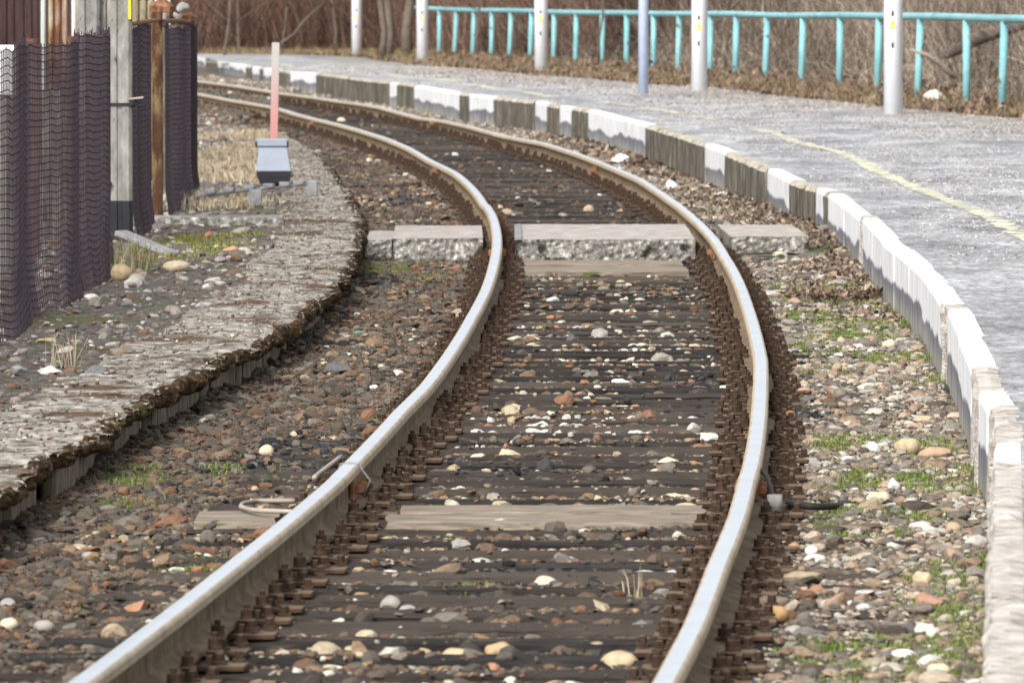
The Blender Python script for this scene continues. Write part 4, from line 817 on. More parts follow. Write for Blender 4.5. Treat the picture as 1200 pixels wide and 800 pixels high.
def handrail():
    fx = np.polyfit([534, 862, 1179], [176, 133.5, 102], 2)
    ry = lambda x: float(np.interp(x, [484, 560, 600, 700, 760, 862, 920, 1030, 1080, 1140, 1200, 1300], [9.5, 12.5, 13, 15.5, 16, 17, 18.5, 18.8, 19.5, 20.8, 22.5, 26]))
    root = empty('handrail', (3.4, 133.5, .1), 'long turquoise painted steel tube handrail on many posts behind the platform', 'handrail'); L0 = root.location
    def P(x, y): D = float(np.polyval(fx, x)); return Vector(((x - 600) / F * D, D, HC - (y - YH) * D / F)) - L0
    b = MB(); xs = list(np.arange(484, 1290, 12)); b.tube([P(x, ry(x) + .3 * math.sin(x * .05)) for x in xs], .047, 12); b.build('top_rail', M['turq'], root, smooth=True)
    posts = [(514,69),(534,73),(554.6,71.6),(575.6,73),(598,74),(622,75.5),(648.6,77),(674.5,81),(705,85),(733.5,86),(765,87),(795,89),(831.5,95),(862,94),(898,99),(940,100.6),(983.6,104.7),(1030,107),(1078.5,117.5),(1132.5,117),(1177,126),(1228,132)]
    for x, y in posts:
        t = P(x + (1 if x < 1000 else 0), ry(x)); f = P(x - 3 * (700 < x < 1000), y); f.x = t.x - abs(random.gauss(.02, .015)); f.y = t.y + random.uniform(-.04, .04); f.z -= .12; t.z -= .03
        b = MB(); b.tube([f, (f + t) / 2, t], .046, 12); b.build('post', M['turq'], root, smooth=True)
handrail()

# ------------------------------------------------------------------ left side: mesh fence, posts, pipe fence
def woven(name, root, line, ztop, zbot, seed, amp=.05):
    """woven wire panel: a list of (x, y) points, wires as thin square bars"""
    P = np.array(line); L = np.concatenate([[0], np.cumsum(np.hypot(*np.diff(P, axis=0).T))]); L0 = np.array(root.location)
    nh = 38; step = .034; q = np.arange(0, L[-1], step)
    def pos(s, z):
        x = np.interp(s, L, P[:, 0]); y = np.interp(s, L, P[:, 1]); a = np.clip((z + .1) / .5, 0, 1)
        e = np.clip(np.minimum(s, L[-1] - s) / 1.2, 0, 1)
        wv = (np.sin(s * 1.55 + seed) * .06 + np.sin(s * 3.7 + seed * 2) * .005) * amp / .05 * e; return x + wv * (.5 + .5 * a) + .03 * np.exp(-((z - zb(s)) / .15) ** 2), y
    zt = lambda s: np.interp(s / L[-1], [0, 1], ztop) - .03 * np.abs(np.sin(s * 1.15 / 2 + seed)) + fbm(s * 6, s * 0, 5, 2) * .02
    zb = lambda s: np.interp(s / L[-1], [0, 1], zbot) + fbm(s * 3, s * 0, 6, 2) * .05
    V = []; Fq = []
    def bars(A, B, r, flatx):           # batches of straight 4-sided bars from A to B (n,3)
        nonlocal V, Fq
        n = len(A); dv = B - A; dv /= np.linalg.norm(dv, axis=1)[:, None]; up = np.tile(np.array([[0, 0, 1.]]) if flatx else np.array([[1., 0, 0]]), (n, 1)); u = np.cross(dv, up); u /= np.linalg.norm(u, axis=1)[:, None]; v = np.cross(dv, u)
        base = sum(len(a) for a in V); vs = []
        for Pp in (A, B):
            for cu, cv in ((1, 0), (0, 1), (-1, 0), (0, -1)): vs.append(Pp + u * cu * r + v * cv * r)
        V.append(np.stack(vs, 1).reshape(-1, 3)); b0 = base + np.arange(n) * 8
        for k_ in range(4): Fq.append(np.stack([b0 + k_, b0 + (k_ + 1) % 4, b0 + 4 + (k_ + 1) % 4, b0 + 4 + k_], 1))
    for k_ in range(nh):                 # horizontal wires
        f = k_ / (nh - 1); s = np.arange(0, L[-1], .12); z = zb(s) * (1 - f) + zt(s) * f + fbm(s * 2, s * 0 + k_ * 3.3, 8, 2) * .008
        x, y = pos(s, z); Pp = np.stack([x, y, z], 1) - L0; bars(Pp[:-1], Pp[1:], .0028, True)
    me = npmesh(name, np.concatenate(V), np.concatenate(Fq), M['wire']); o = link(name, me, root)
    V, Fq = [], []
    s = q + rng.uniform(-.006, .006, len(q)); nz = 14
    for k_ in range(nz):
        f0, f1 = k_ / nz, (k_ + 1) / nz; z0 = zb(s) * (1 - f0) + zt(s) * f0; z1 = zb(s) * (1 - f1) + zt(s) * f1
        if k_ == nz - 1: z1 = z1 + np.abs(rng.normal(0, .02, len(s)))
        x0, y0 = pos(s, z0); x1, y1 = pos(s, z1); j = .012 * (-1) ** k_
        bars(np.stack([x0, y0, z0], 1) - L0, np.stack([x1, y1, z1], 1) - L0, .0021, False)
    link('upright_wires', npmesh('upright_wires', np.concatenate(V), np.concatenate(Fq), M['wire2']), o)
def fence():
    root = empty('mesh_fence', (-2.5, 55, -.03), 'dark rusty woven wire mesh fence sagging between posts left of the old platform', 'fence')
    woven('mesh_panel', root, [(-2.8, 37), (-2.63, 45), (-2.53, 49), (-2.48, 52), (-2.575, 56.3)], (1.45, 1.47), (-.08, -.04), 1)
    woven('mesh_panel', root, [(-2.63, 60.9), (-2.63, 62.5), (-2.66, 64.8)], (1.46, 1.45), (-.04, -.04), 2, amp=.02)
    woven('mesh_panel', root, [(-2.615, 66.3), (-2.60, 68), (-2.63, 70.5), (-2.62, 73.2)], (1.42, 1.38), (-.04, -.04), 3, amp=.03)
    b = MB(); L0 = root.location; x, y = -2.628 - L0.x, 66.0 - L0.y
    b.box((x, y, .78), (.012, .07, 1.56)); b.box((x - .036, y - .035, .78), (.072, .01, 1.56)); b.box((x - .036, y + .035, .78), (.072, .01, 1.56)); b.build('post', M['rustpost'], root)
    b = MB(); b.tube([(-2.62 - L0.x, 66.0 - L0.y, 1.49), (-2.63 - L0.x, 70 - L0.y, 1.47), (-2.66 - L0.x, 73.3 - L0.y, 1.43)], .016, 8); b.tube([(-2.65 - L0.x, 60.9 - L0.y, 1.50), (-2.65 - L0.x, 66 - L0.y, 1.5)], .016, 8); b.build('top_rail', M['rust2'], root)
M['rustpost'] = material('rusty_yellow_steel', [(.4, (.035, .018, .013)), (.52, (.075, .036, .02)), (.6, (.15, .1, .05)), (.75, (.22, .18, .11))], scale=9, detail=6, bump=.4, bscale=40, stretch=(1, 1, .35), rough=.75)
fence()
def post_prism(root, name, w_, d_, h, mat, ch=.02, z0=0.0, grooves=True):
    """concrete post with a shallow groove down each face"""
    pr = [(-w_ / 2 + ch, -d_ / 2), (-.02, -d_ / 2), (-.012, -d_ / 2 + .012), (.012, -d_ / 2 + .012), (.02, -d_ / 2), (w_ / 2 - ch, -d_ / 2), (w_ / 2, -d_ / 2 + ch), (w_ / 2, d_ / 2 - ch), (w_ / 2 - ch, d_ / 2), (-w_ / 2 + ch, d_ / 2), (-w_ / 2, d_ / 2 - ch), (-w_ / 2, -d_ / 2 + ch)]
    b = MB(); n = len(pr); zs = np.linspace(0, h, 14); V = []
    for z in zs:
        for j, (x, y) in enumerate(pr): e = vn(np.array([z * 9 + j]), np.array([j * 3.1]), 12)[0] * .004; V.append((x + e, y + e, z + z0))
    Fs = [tuple(range(n))[::-1], tuple((13) * n + k for k in range(n))]
    for i in range(13):
        for k in range(n): Fs.append((i * n + k, i * n + (k + 1) % n, (i + 1) * n + (k + 1) % n, (i + 1) * n + k))
    b.add(V, Fs); return b.build(name, mat, root)
def left_posts():
    r = empty('concrete_post', (-2.685, 60.2, -.06), 'tall pitted concrete post with a black foot and iron strap, between mesh panels', 'post')
    post_prism(r, 'shaft', .168, .15, 4.2, M['conc'], z0=.33); post_prism(r, 'painted_foot', .172, .154, .33, M['black'])
    b = MB(); b.box((0, -.082, .99), (.18, .012, .016)); b.box((-.0, .082, .99), (.18, .012, .016)); b.box((.094, 0, .99), (.012, .17, .016)); b.box((.11, -.06, .99), (.02, .012, .08)); b.box((.125, -.03, .985), (.09, .05, .03), bev=.006); s = b.build('strap', M['black'], r)
    b = MB(); b.box((.115, -.06, 1.03), (.1, .06, .014), ry=-.12, bev=.003); b.build('wooden_wedge', M['palewood'], s)
    b = MB(); b.box((.072, -.08, 1.68), (.018, .008, .22)); b.build('tag', M['yellow'], r)
    b = MB(); b.tube([(-.09, -.02, .43), (-.07, -.1, .45), (-.09, -.1, .41)], .02, 6); b.build('hook', M['black'], r)
    r = empty('concrete_post', (-2.98, 61.8, -.06), 'tall grey concrete post standing behind the mesh, left of the post with the black foot', 'post')
    post_prism(r, 'shaft', .17, .15, 4.2, M['conc'])
    b = MB(); b.box((.105, .03, 2.1), (.04, .09, 4.2)); b.build('back_rib', M['conc'], r)
    # dome-topped rusty posts behind the mesh
    for px, py, wd, lab in ((39, 36, 17, 'short rusty post with a rounded concrete cap behind the mesh, left one'), (86, 34, 15, 'short rusty post with rounded concrete cap behind the mesh, beside the tall grey post')):
        D = 57.0 + (0 if px < 50 else 3.5); X = (px - 600) / F * D; zt = HC - (py - YH) * D / F; rr = wd * D / F / 2
        r = empty('capped_post', (X, D, -.05), lab, 'post'); h = zt + .05
        b = MB(); b.tube([(0, 0, 0), (0, 0, h - rr * 1.1)], rr * .92, 14); b.build('shaft', M['rustred'], r, smooth=False)
        b = MB(); b.tube([(0, 0, h - rr * 1.1)] + [(0, 0, h - rr * 1.1 + rr * 1.1 * math.sin(a)) for a in (.0, .3, .6, .9, 1.2, 1.45)], [rr] + [rr * math.cos(a) for a in (.0, .3, .6, .9, 1.2, 1.45)], 14); b.build('cap', M['conc'], r, smooth=True)
    # white plate and pale concrete uprights seen through the mesh
    D = 53.0; X = (6 - 600) / F * D; zc = HC - (82 - YH) * D / F
    r = empty('white_board', (X - .02, D, -.05), 'white board on a stake seen through the mesh at the left border', 'board'); b = MB(); b.box((0, 0, zc + .05), (.17, .02, .3), bev=.004); b.build('panel', M['white'], r); b = MB(); b.box((0, .03, zc / 2), (.06, .04, zc)); b.build('stake', M['conc'], r)
    for px, wd, D, top, lab in ((10, 18, 56.0, 110, 'stub of a pale concrete upright behind the mesh under the white board'), (61, 26, 61.5, 105, 'wide pale concrete upright seen through the mesh between the capped posts')):
        X = (px - 600) / F * D; h = HC - (top - YH) * D / F; r = empty('concrete_stub', (X, D, -.05), lab, 'post'); post_prism(r, 'shaft', wd * D / F, .12, h + .05, M['bare'])
M['rustred'] = material('red_rusty_pipe', [(.3, (.07, .03, .025)), (.5, (.15, .065, .05)), (.7, (.24, .12, .09))], scale=10, bump=.4, bscale=40, stretch=(1, 1, .3))
left_posts()
def pipes():
    root = empty('pipe_fence', (-4.3, 78, 0), 'row of upright rusty and pale painted steel pipes behind the mesh fence', 'fence'); L0 = root.location
    mats = {'d': plain('dark_brown_pipe', (.05, .03, .03), var=.5, stretch=(1, 1, .3)), 'g': material('pale_green_pipe', [(.4, (.3, .34, .3)), (.6, (.45, .5, .45)), (.7, (.2, .1, .05))], scale=5, stretch=(1, 1, .3)),
            'o': material('orange_rust_pipe', [(.38, (.07, .03, .018)), (.5, (.2, .09, .035)), (.62, (.36, .31, .23))], scale=6, stretch=(1, 1, .3)), 'w': material('pinkish_white_pipe', [(.35, (.35, .2, .17)), (.55, (.58, .5, .47))], scale=6, stretch=(1, 1, .3)),
            'b': material('olive_pipe', [(.35, (.09, .06, .035)), (.55, (.26, .23, .16)), (.7, (.34, .33, .26))], scale=6, stretch=(1, 1, .3))}
    L = [(-22, 7, 'd'), (-12, 7, 'd'), (-3, 7, 'd'), (6, 7, 'd'), (15, 6, 'd'), (26, 7, 'd'), (36, 5, 'd'), (43, 5, 'd'), (51, 6, 'g'), (60, 6, 'o'), (68, 6, 'o'), (76, 6, 'o'), (87, 6, 'w'), (95, 6, 'd'), (104, 6, 'o'), (113, 6, 'd'), (122, 6, 'o'), (159, 8, 'b'), (168, 8, 'b'), (177, 8, 'b')]
    for i, (px, wd, c) in enumerate(L):
        D = 78 + .0 * px; X = (px - 600) / F * D; h = (2.2 if px < 140 else HC - (2 - YH) * D / F); rr = wd * D / F / 2
        b = MB(); b.tube([(X - L0.x, D - L0.y, -.1), (X - L0.x, D - L0.y, h), (X - L0.x, D - L0.y, h + rr * .7)], [rr, rr, rr * .4], 12); b.build('pipe', mats[c], root, smooth=True)
    b = MB()
    for z in (.3, 1.0): b.box(((-300 / F * 78 * 0) + 0 - .0 + (50 - 600) / F * 78 - L0.x, .06, z), (1.9, .03, .05))
    b.build('cross_bar', mats['d'], root)
    # timber hoarding behind, dark
    r = empty('board_wall', (-5.0, 84, 0), 'dark old board hoarding behind the upright pipes at the left border', 'wall')
    for k in range(15):
        x = -1.1 + k * .14; b = MB(); b.box((x, random.uniform(-.01, .01), 1.4), (.134, .03, 2.8 + random.uniform(-.05, .05)), bev=.004); b.build('board', mats['d'], r)
    # white posts and lumps right of the tall post
    for px, wd, lab, mt in ((186, 8, 'slim white painted post with rust runs above the mesh, left of a pair', 'white'), (196, 8, 'slim cream white post above the mesh, right of a pair', 'cream')):
        D = 75.0; X = (px - 600) / F * D; b = MB(); b.box((0, 0, 1.3), (wd * D / F, .06, 2.6), bev=.006); o = b.build('slim_post', M[mt], None, (X, D, -.1)); tag(o, lab, 'post')
M['cream'] = plain('cream_paint', (.5, .48, .4), var=.2, rough=.7)
pipes()
def fence_top_rocks():
    r = empty('rubble_pillar', (-2.78, 72.3, 0), 'rubble pillar with a rusty iron lump on top at the end of the mesh fence', 'pillar')
    b = MB(); b.box((0, 0, .68), (.28, .3, 1.42), bev=.02); b.build('shaft', M['bare'], r)
    b = MB(); b.box((-.1, 0, 1.50), (.18, .2, .2), bev=.05, rz=.3, rx=.1); b.box((.1, .02, 1.44), (.14, .16, .1), bev=.03, rz=-.3); b.build('iron_lump', M['rust2'], r)
    for k, (x, z, s) in enumerate(((-.08, 1.44, .07), (.03, 1.46, .05), (.08, 1.53, .06))):
        V, Fs = stone_shape(2, 1, np.random.default_rng(k)); link('rubble_stone', npmesh('rubble_stone', V * s * .8 + np.array([x, -.14, z]), Fs, M['conc'], smooth=True), r)
fence_top_rocks()

# ------------------------------------------------------------------ signal box, stake, bars
def switch_box():
    X, D = W(321, 219, -.03); sc = D / F
    r = empty('indicator_box', (X, D, -.03), 'small pale grey metal box with flared sides and black base beside the track', 'metal box')
    zf = lambda y: HC - (y - YH) * D / F + .03
    V = []; zb, zt = zf(200), zf(171)
    for (xa, xb, ya, yb, z) in ((301, 341, -.13, .13, zb), (303.5, 336, -.08, .12, zt)):
        V += [((xa - 321) * sc, ya, z), ((xb - 321) * sc, ya, z), ((xb - 321) * sc, yb, z), ((xa - 321) * sc, yb, z)]
    b = MB(); b.add(V, [(0, 3, 2, 1), (4, 5, 6, 7), (0, 1, 5, 4), (1, 2, 6, 5), (2, 3, 7, 6), (3, 0, 4, 7)]); b.box((0.003, -.132, zb + .006), (.29, .012, .012)); body = b.build('body', M['boxgrey'], r)
    b = MB(); b.box(((319 - 321) * sc, .02, (zf(163) + zf(171)) / 2), (37 * sc, .24, 9 * sc), bev=.008)
    lid = b.build('lid', M['boxgrey'], r)
    for s in (-1, 1): b = MB(); b.box(((319 - 321) * sc + s * 18.5 * sc, -.09, zf(169)), (.014, .04, .055), bev=.003); b.build('hinge', M['black'], lid)
    V = []
    for (xa, xb, ya, z) in ((301, 341, .13, zf(200) - .001), (301, 341, .13, zf(205)), (305, 339, .12, zf(214)), (312, 331, .06, 0)):
        V += [((xa - 321) * sc, -ya, z), ((xb - 321) * sc, -ya, z), ((xb - 321) * sc, ya, z), ((xa - 321) * sc, ya, z)]
    Fs = [(12, 15, 14, 13), (0, 1, 2, 3)]
    for i in range(3):
        for k in range(4): Fs.append((i * 4 + k, i * 4 + 4 + k, i * 4 + 4 + (k + 1) % 4, i * 4 + (k + 1) % 4))
    b = MB(); b.add(V, [f[::-1] for f in Fs]); b.build('base', M['black'], r)
    b = MB(); b.tube([(.13, -.03, zf(203)), (.17, -.03, zf(203))], .034, 14); b.build('side_cap', M['boxgrey'], r, smooth=False)
    # stake
    X2, D2 = (321 - 600) / F * 76.4, 76.4; h = HC - (50 - YH) * D2 / F + .05
    b = MB(); b.box((.004, 0, h / 2), (.066, .025, h), ry=.022, bev=.003); st = b.build('marker_stake', M['stake'], None, (X2, D2, -.05)); tag(st, 'upright wooden lath faded red below and white on top, behind the grey box', 'stake')
    # bars on the ground
    r = empty('slide_bars', (-2.05, 71.5, -.03), 'flat grey steel bars with small brackets lying across the ground by the grey box', 'metal bars'); l = r.location
    zz = .035
    def p(px, py, z=zz): d = F * (HC - z) / (py - YH); return Vector(((px - 600) / F * d, d, z)) - l
    b = MB()
    a, c = p(232, 232), p(372, 218); dv = c - a; ang = math.atan2(dv.y, dv.x)
    b.box(tuple((a + c) / 2 + Vector((0, 0, .02))), (dv.length, .05, .016), rz=ang, bev=.003)
    b.box(tuple((a + c) / 2 + Vector((-.25, -.35, -.01))), (dv.length * .7, .03, .03), rz=ang + .05, bev=.003); b.build('bar', M['steelgrey'], r)
    for f in (.1, .25, .42, .58, .72, .84):
        q = a + dv * f; b = MB(); b.box(tuple(q + Vector((0, -.02, .045))), (.08, .09, .035), rz=ang, bev=.006); b.build('bracket', M['steelgrey'], r)
    q = p(366, 231, -.02); b = MB(); b.box((q.x, q.y + .1, .06), (.085, .2, .17), bev=.008, taper=.95); b.build('end_block', M['steelgrey'], r)
    q = p(299, 241, -.02); b = MB(); b.box((q.x, q.y + .1, .07), (.11, .2, .13), bev=.01, taper=.9); b.build('support_block', M['steelgrey'], r)
M['stake'] = bpy.data.materials.new('faded_red_white_lath'); M['stake'].use_nodes = True
N, Lk, bs = nodes_of(M['stake']); tc = N.new('ShaderNodeTexCoord'); sp = N.new('ShaderNodeSeparateXYZ'); Lk.new(tc.outputs['Object'], sp.inputs[0]); nn = N.new('ShaderNodeTexNoise'); nn.inputs['Scale'].default_value = 9; Lk.new(tc.outputs['Object'], nn.inputs[0])
ad = N.new('ShaderNodeMath'); ad.operation = 'MULTIPLY_ADD'; ad.inputs[1].default_value = .35; Lk.new(nn.outputs['Fac'], ad.inputs[0]); Lk.new(sp.outputs['Z'], ad.inputs[2])
cr = N.new('ShaderNodeValToRGB'); mr = N.new('ShaderNodeMapRange'); mr.inputs[1].default_value = .2; mr.inputs[2].default_value = 1.5; Lk.new(ad.outputs[0], mr.inputs[0]); Lk.new(mr.outputs[0], cr.inputs[0])
el = cr.color_ramp.elements; el.new(.45); el.new(.7)
for e, (p_, c_) in zip(el, [(.2, (.46, .17, .15)), (.45, (.45, .23, .21)), (.68, (.42, .31, .29)), (.85, (.4, .37, .35))]): e.position = p_; e.color = (*c_, 1)
Lk.new(cr.outputs[0], bs.inputs['Base Color']); bs.inputs['Roughness'].default_value = .7
switch_box()

# ------------------------------------------------------------------ small things on the ground
def wire_thing(name, pts, r, mat, label, cat, z=-.15, n=8):
    P = [Vector((*W(x, y, z + dz), z + dz)) for x, y, dz in pts]; c = P[0].copy(); c.z = z
    Q = []
    for i in range(len(P) - 1):
        for k in range(5): Q.append(P[i].lerp(P[i + 1], k / 5))
    Q.append(P[-1]); Q = [Q[0]] + [(Q[i - 1] + Q[i] * 2 + Q[i + 1]) / 4 for i in range(1, len(Q) - 1)] + [Q[-1]]
    b = MB(); b.tube([q - c for q in Q], r, n); o = b.build(name, mat, None, c, smooth=True); tag(o, label, cat)
wire_thing('hose', [(905, 584, .0), (920, 589, .01), (945, 593, .015), (965, 594, .01), (985, 593, 0), (990, 590, -.02)], .014, M['cable'], 'short black rubber hose end sticking out beside the right rail joint', 'hose')
wire_thing('iron_rod', [(345, 587, .01), (300, 587, .01), (284, 590, .01), (281, 594, .01), (295, 598, .01), (345, 600, .01)], .009, M['palewood'], 'bent tan iron rod loop lying on the board outside the left rail', 'rod', z=-.14)
wire_thing('stick', [(400, 535, .03), (378, 552, .0), (368, 560, 0)], .011, M['palewood'], 'curved pale stick against the left side of the left rail near its joint', 'stick')
def crumple(px, py, w_, c, label, cat, z=None, name='paper_scrap', hgt=.08):
    X, D = W(px, py, -.17 if z is None else z); z0 = float(gz(np.array([X]), np.array([D]))[0]) if z is None else z
    V, Fs = ico(2); r_ = np.random.default_rng(int(px)); f = r_.uniform(.45, 1.1, len(V)); V = V * f[:, None] * np.array([w_, w_ * .7, hgt])
    o = link(name, npmesh(name, V, Fs, c), None, (X, D, z0 + hgt * .5)); tag(o, label, cat)
crumple(727, 189, .1, M['paper'], 'crumpled white paper scrap on leaves between the far right rail and the kerb wall', 'litter')
crumple(421, 386, .04, plain('green_plastic', (.1, .32, .24), bump=0), 'green plastic scrap in the brown ballast left of the left rail', 'litter', name='plastic_scrap', hgt=.015)
crumple(888, 242, .05, M['paper'], 'small white scrap among fallen leaves beyond the right crossing slab', 'litter', hgt=.04)
X, D = W(172, 296, -.03); b = MB(); b.box((0, 0, .05), (.5, .12, .035), ry=.28, rz=-.7, bev=.006); o = b.build('grey_board', M['steelgrey'], None, (X, D, -.02)); tag(o, 'weathered grey board leaning on rubble at the foot of the black footed post', 'board')
X, D = W(238, 262, -.03); b = MB(); b.box((0, 0, .02), (1.2, .6, .07), rz=.01, bev=.012); o = b.build('kerb_stone', M['slabside'], None, (X, D, -.03)); tag(o, 'long grey kerb stone lying across the ground between fence and old platform', 'kerb stone')
X, D = W(245, 277-30, -.03)

# ------------------------------------------------------------------ grass, leaves, twigs
def blades(name, X, D, Z, H, Wd, C, lean=.5, bend=1.0, mat='grass'):
    n = len(X); A = rng.uniform(0, 2 * math.pi, n); L = rng.normal(0, lean, (n, 2)) * H[:, None]; a = np.stack([np.cos(A), np.sin(A)], 1) * Wd[:, None]; P = np.stack([X, D], 1)
    V = np.zeros((n, 5, 3)); V[:, 0, :2] = P - a; V[:, 1, :2] = P + a; V[:, 2, :2] = P + L * .35 - a * .7; V[:, 3, :2] = P + L * .35 + a * .7; V[:, 4, :2] = P + L
    V[:, :2, 2] = (Z - .01)[:, None]; V[:, 2:4, 2] = (Z + H * .6)[:, None]; V[:, 4, 2] = Z + H * (1 - .3 * bend * rng.uniform(0, 1, n)); b0 = np.arange(n)[:, None] * 5
    F4 = b0 + np.array([[0, 1, 3, 2]]); F3 = b0 + np.array([[2, 3, 4]]); me = npmesh(name, V.reshape(-1, 3), [F4, F3], M[mat], col=np.repeat(C, 5, 0)); return link(name, me)
def tufts(cx, cy, n, spread, h, wd, cols, zfn):
    k = rng.integers(0, len(cx), n); X = cx[k] + rng.normal(0, spread, n); D = cy[k] + rng.normal(0, spread * 2.2, n); Z = zfn(X, D); H = rng.uniform(.4, 1.1, n) * h; C = np.array(cols)[rng.integers(0, len(cols), n)] * rng.uniform(.7, 1.25, (n, 1)); return X, D, Z, H, np.full(n, wd), C
GREEN = [(.09, .15, .03), (.12, .18, .04), (.16, .22, .06), (.2, .2, .08)]; DRY = [(.42, .36, .27), (.52, .46, .36), (.36, .29, .21), (.3, .22, .15)]
def grass():
    parts = []
    # right strip
    D0 = rng.uniform(23, 58, 2600); t = rng.uniform(1.0, 1.75, 2600); x, y = off(D0, t); m = (fbm(x * 2.6, y * .8, 91) > .04) & (x < wallX(y) - .02); ok = m; parts.append(tufts(x[ok], y[ok], 42000, .035, .027, .0032, GREEN + [(.2, .22, .07)], gz))
    D0 = rng.uniform(66, 84, 60); t = rng.uniform(1.0, 1.5, 60); x, y = off(D0, t); parts.append(tufts(x, y, 1800, .08, .03, .004, GREEN, gz))
    # left by the crossing
    c = np.array([W(px, py, -.19) for px, py in ((436, 318), (425, 322), (448, 314), (490, 320), (500, 328), (478, 312), (150, 552), (160, 560), (148, 566), (142, 590), (240, 665), (228, 668), (690, 165+2), (636, 163), (668, 172), (560, 690), (270, 553))]); parts.append(tufts(c[:, 0], c[:, 1], 5200, .08, .03, .003, GREEN, gz))
    # sparse green among stones inside the rails
    D0 = rng.uniform(24, 60, 90); x, y = off(D0, rng.uniform(-1.8, 1.0, 90)); parts.append(tufts(x, y, 1100, .025, .028, .002, GREEN, gz))
    c = np.array([W(px, py, -.03) for px, py in ((200, 283), (215, 278), (232, 280), (250, 285), (265, 290), (280, 275), (245, 296), (190, 300))]); parts.append(tufts(c[:, 0], c[:, 1], 3000, .13, .025, .004, [(.17, .19, .04), (.24, .24, .05), (.14, .15, .05)], gz))
    A = [np.concatenate([p[k] for p in parts]) for k in range(6)]
    o = blades('green_grass', *A); tag(o, 'low green grass and moss between the stones', 'grass', kind='stuff')
    # dry grass behind the grey box
    n = 9000; c = np.array([W(px, py, -.05) for px, py in ((250, 215), (265, 205), (280, 190), (290, 200), (300, 180), (310, 175), (275, 180), (255, 185), (245, 200), (290, 165), (310, 160), (250, 165), (270, 238), (265, 245), (300, 215), (225, 235))])
    X, D, Z, H, Wd, C = tufts(c[:, 0], c[:, 1], n, .16, .11, .004, DRY, gz); o = blades('dry_grass', X, D, Z, H, Wd, C, lean=.7); tag(o, 'straw coloured dry grass on the ground around the grey box', 'grass', kind='stuff')
    # dry fringe along the back edge of the platform
    D0 = rng.uniform(90, 215, 9000); X = backX(D0) + np.abs(rng.normal(.25, .8, 9000)); Z = gz(X, D0); n = len(X)
    C = np.array([(.25, .18, .125), (.33, .25, .18), (.17, .11, .075), (.2, .135, .09), (.28, .2, .14), (.13, .15, .05)])[rng.integers(0, 6, n)] * rng.uniform(.7, 1.2, (n, 1)); C[D0 > 165] *= np.array([1.1, 1.1, .9])
    o = blades('verge_grass', X, D0, Z, rng.uniform(.05, .2, n), np.full(n, .006), C, lean=.8); tag(o, 'dry brown grass verge behind the platform under the handrail', 'grass', kind='stuff')
grass()
def clump():
    for (px, py, n, s, h, mixg, lab) in ((155, 318, 260, .06, .26, .35, 'clump of long dry grass with green blades at the foot of the fence posts'), (207, 247, 60, .04, .2, 0, 'small dry straw tuft at the foot of the rusty steel post'), (75, 428, 36, .05, .24, .15, 'thin tall dry weed stalks beside the old platform, far left'), (745, 700, 16, .02, .13, 0, 'few thin dry stems between the rails near the right rail')):
        X, D = W(px, py, -.03 if px < 400 else -.19); z = -.03 if px < 400 else -.2
        x = rng.normal(0, s, n); y = rng.normal(0, s * 1.6, n); C = np.array([(DRY + GREEN)[rng.integers(0, 4) if rng.uniform() > mixg else rng.integers(4, 8)] for _ in range(n)])
        o = blades('grass_clump' if n > 30 else 'dry_stems', x, y, np.zeros(n), rng.uniform(.4, 1.1, n) * h, np.full(n, .0025), C, lean=.35); o.location = (X, D, z); tag(o, lab, 'grass' if n > 30 else 'stems')
clump()
def leaves():
    n = 3300; D = np.concatenate([rng.normal(68, 7, 1900), rng.uniform(50, 62, 400), rng.uniform(75, 105, 1000)]); X = wallX(D) - np.abs(rng.normal(0, .28, n)) - .03
    k = rng.uniform(0, 1, n) < .05; ok = ~((D > 60.3) & (D < 64.2) & (X < wallX(D) - .18)) & (lateral(X, D) > .95); X, D = X[ok], D[ok]; Z = gz(X, D) + rng.uniform(.0, .025, len(X))
    # a band of leaves across the strip near the wall
    d2 = rng.normal(54.3, .35, 700); x2 = wallX(d2) - rng.uniform(0, .6, 700); X = np.concatenate([X, x2]); D = np.concatenate([D, d2]); Z = np.concatenate([Z, gz(x2, d2) + rng.uniform(0, .03, 700)])
    # under the handrail
    d3 = rng.uniform(92, 190, 9000); x3 = backX(d3) + np.abs(rng.normal(.3, 1.4, 9000)); X = np.concatenate([X, x3]); D = np.concatenate([D, d3]); Z = np.concatenate([Z, gz(x3, d3) + rng.uniform(0, .03, 9000)])
    n = len(X); s = rng.uniform(.011, .028, n) * np.where(D > 90, 1.8, 1); A = rng.uniform(0, 6.28, n); tl = rng.normal(0, .7, (n, 2)); u = np.stack([np.cos(A), np.sin(A), tl[:, 0]], 1) * s[:, None]; v = np.stack([-np.sin(A), np.cos(A), tl[:, 1]], 1) * s[:, None] * .6
    P = np.stack([X, D, Z + .01], 1); V = np.stack([P - u, P - v * .9 + np.array([0, 0, .006]), P + u, P + v * .9 + np.array([0, 0, .006])], 1).reshape(-1, 3); Fq = np.arange(n * 4).reshape(-1, 4)
    C = np.array([(.12, .085, .066), (.19, .135, .105), (.085, .06, .05), (.26, .2, .16), (.15, .092, .066)])[rng.integers(0, 5, n)] * rng.uniform(.7, 1.2, (n, 1))
    o = link('fallen_leaves', npmesh('fallen_leaves', V, Fq, M['grass'], col=np.repeat(C, 4, 0))); tag(o, 'drift of dry brown fallen leaves along the kerb wall and under the handrail', 'leaves', kind='stuff')
leaves()

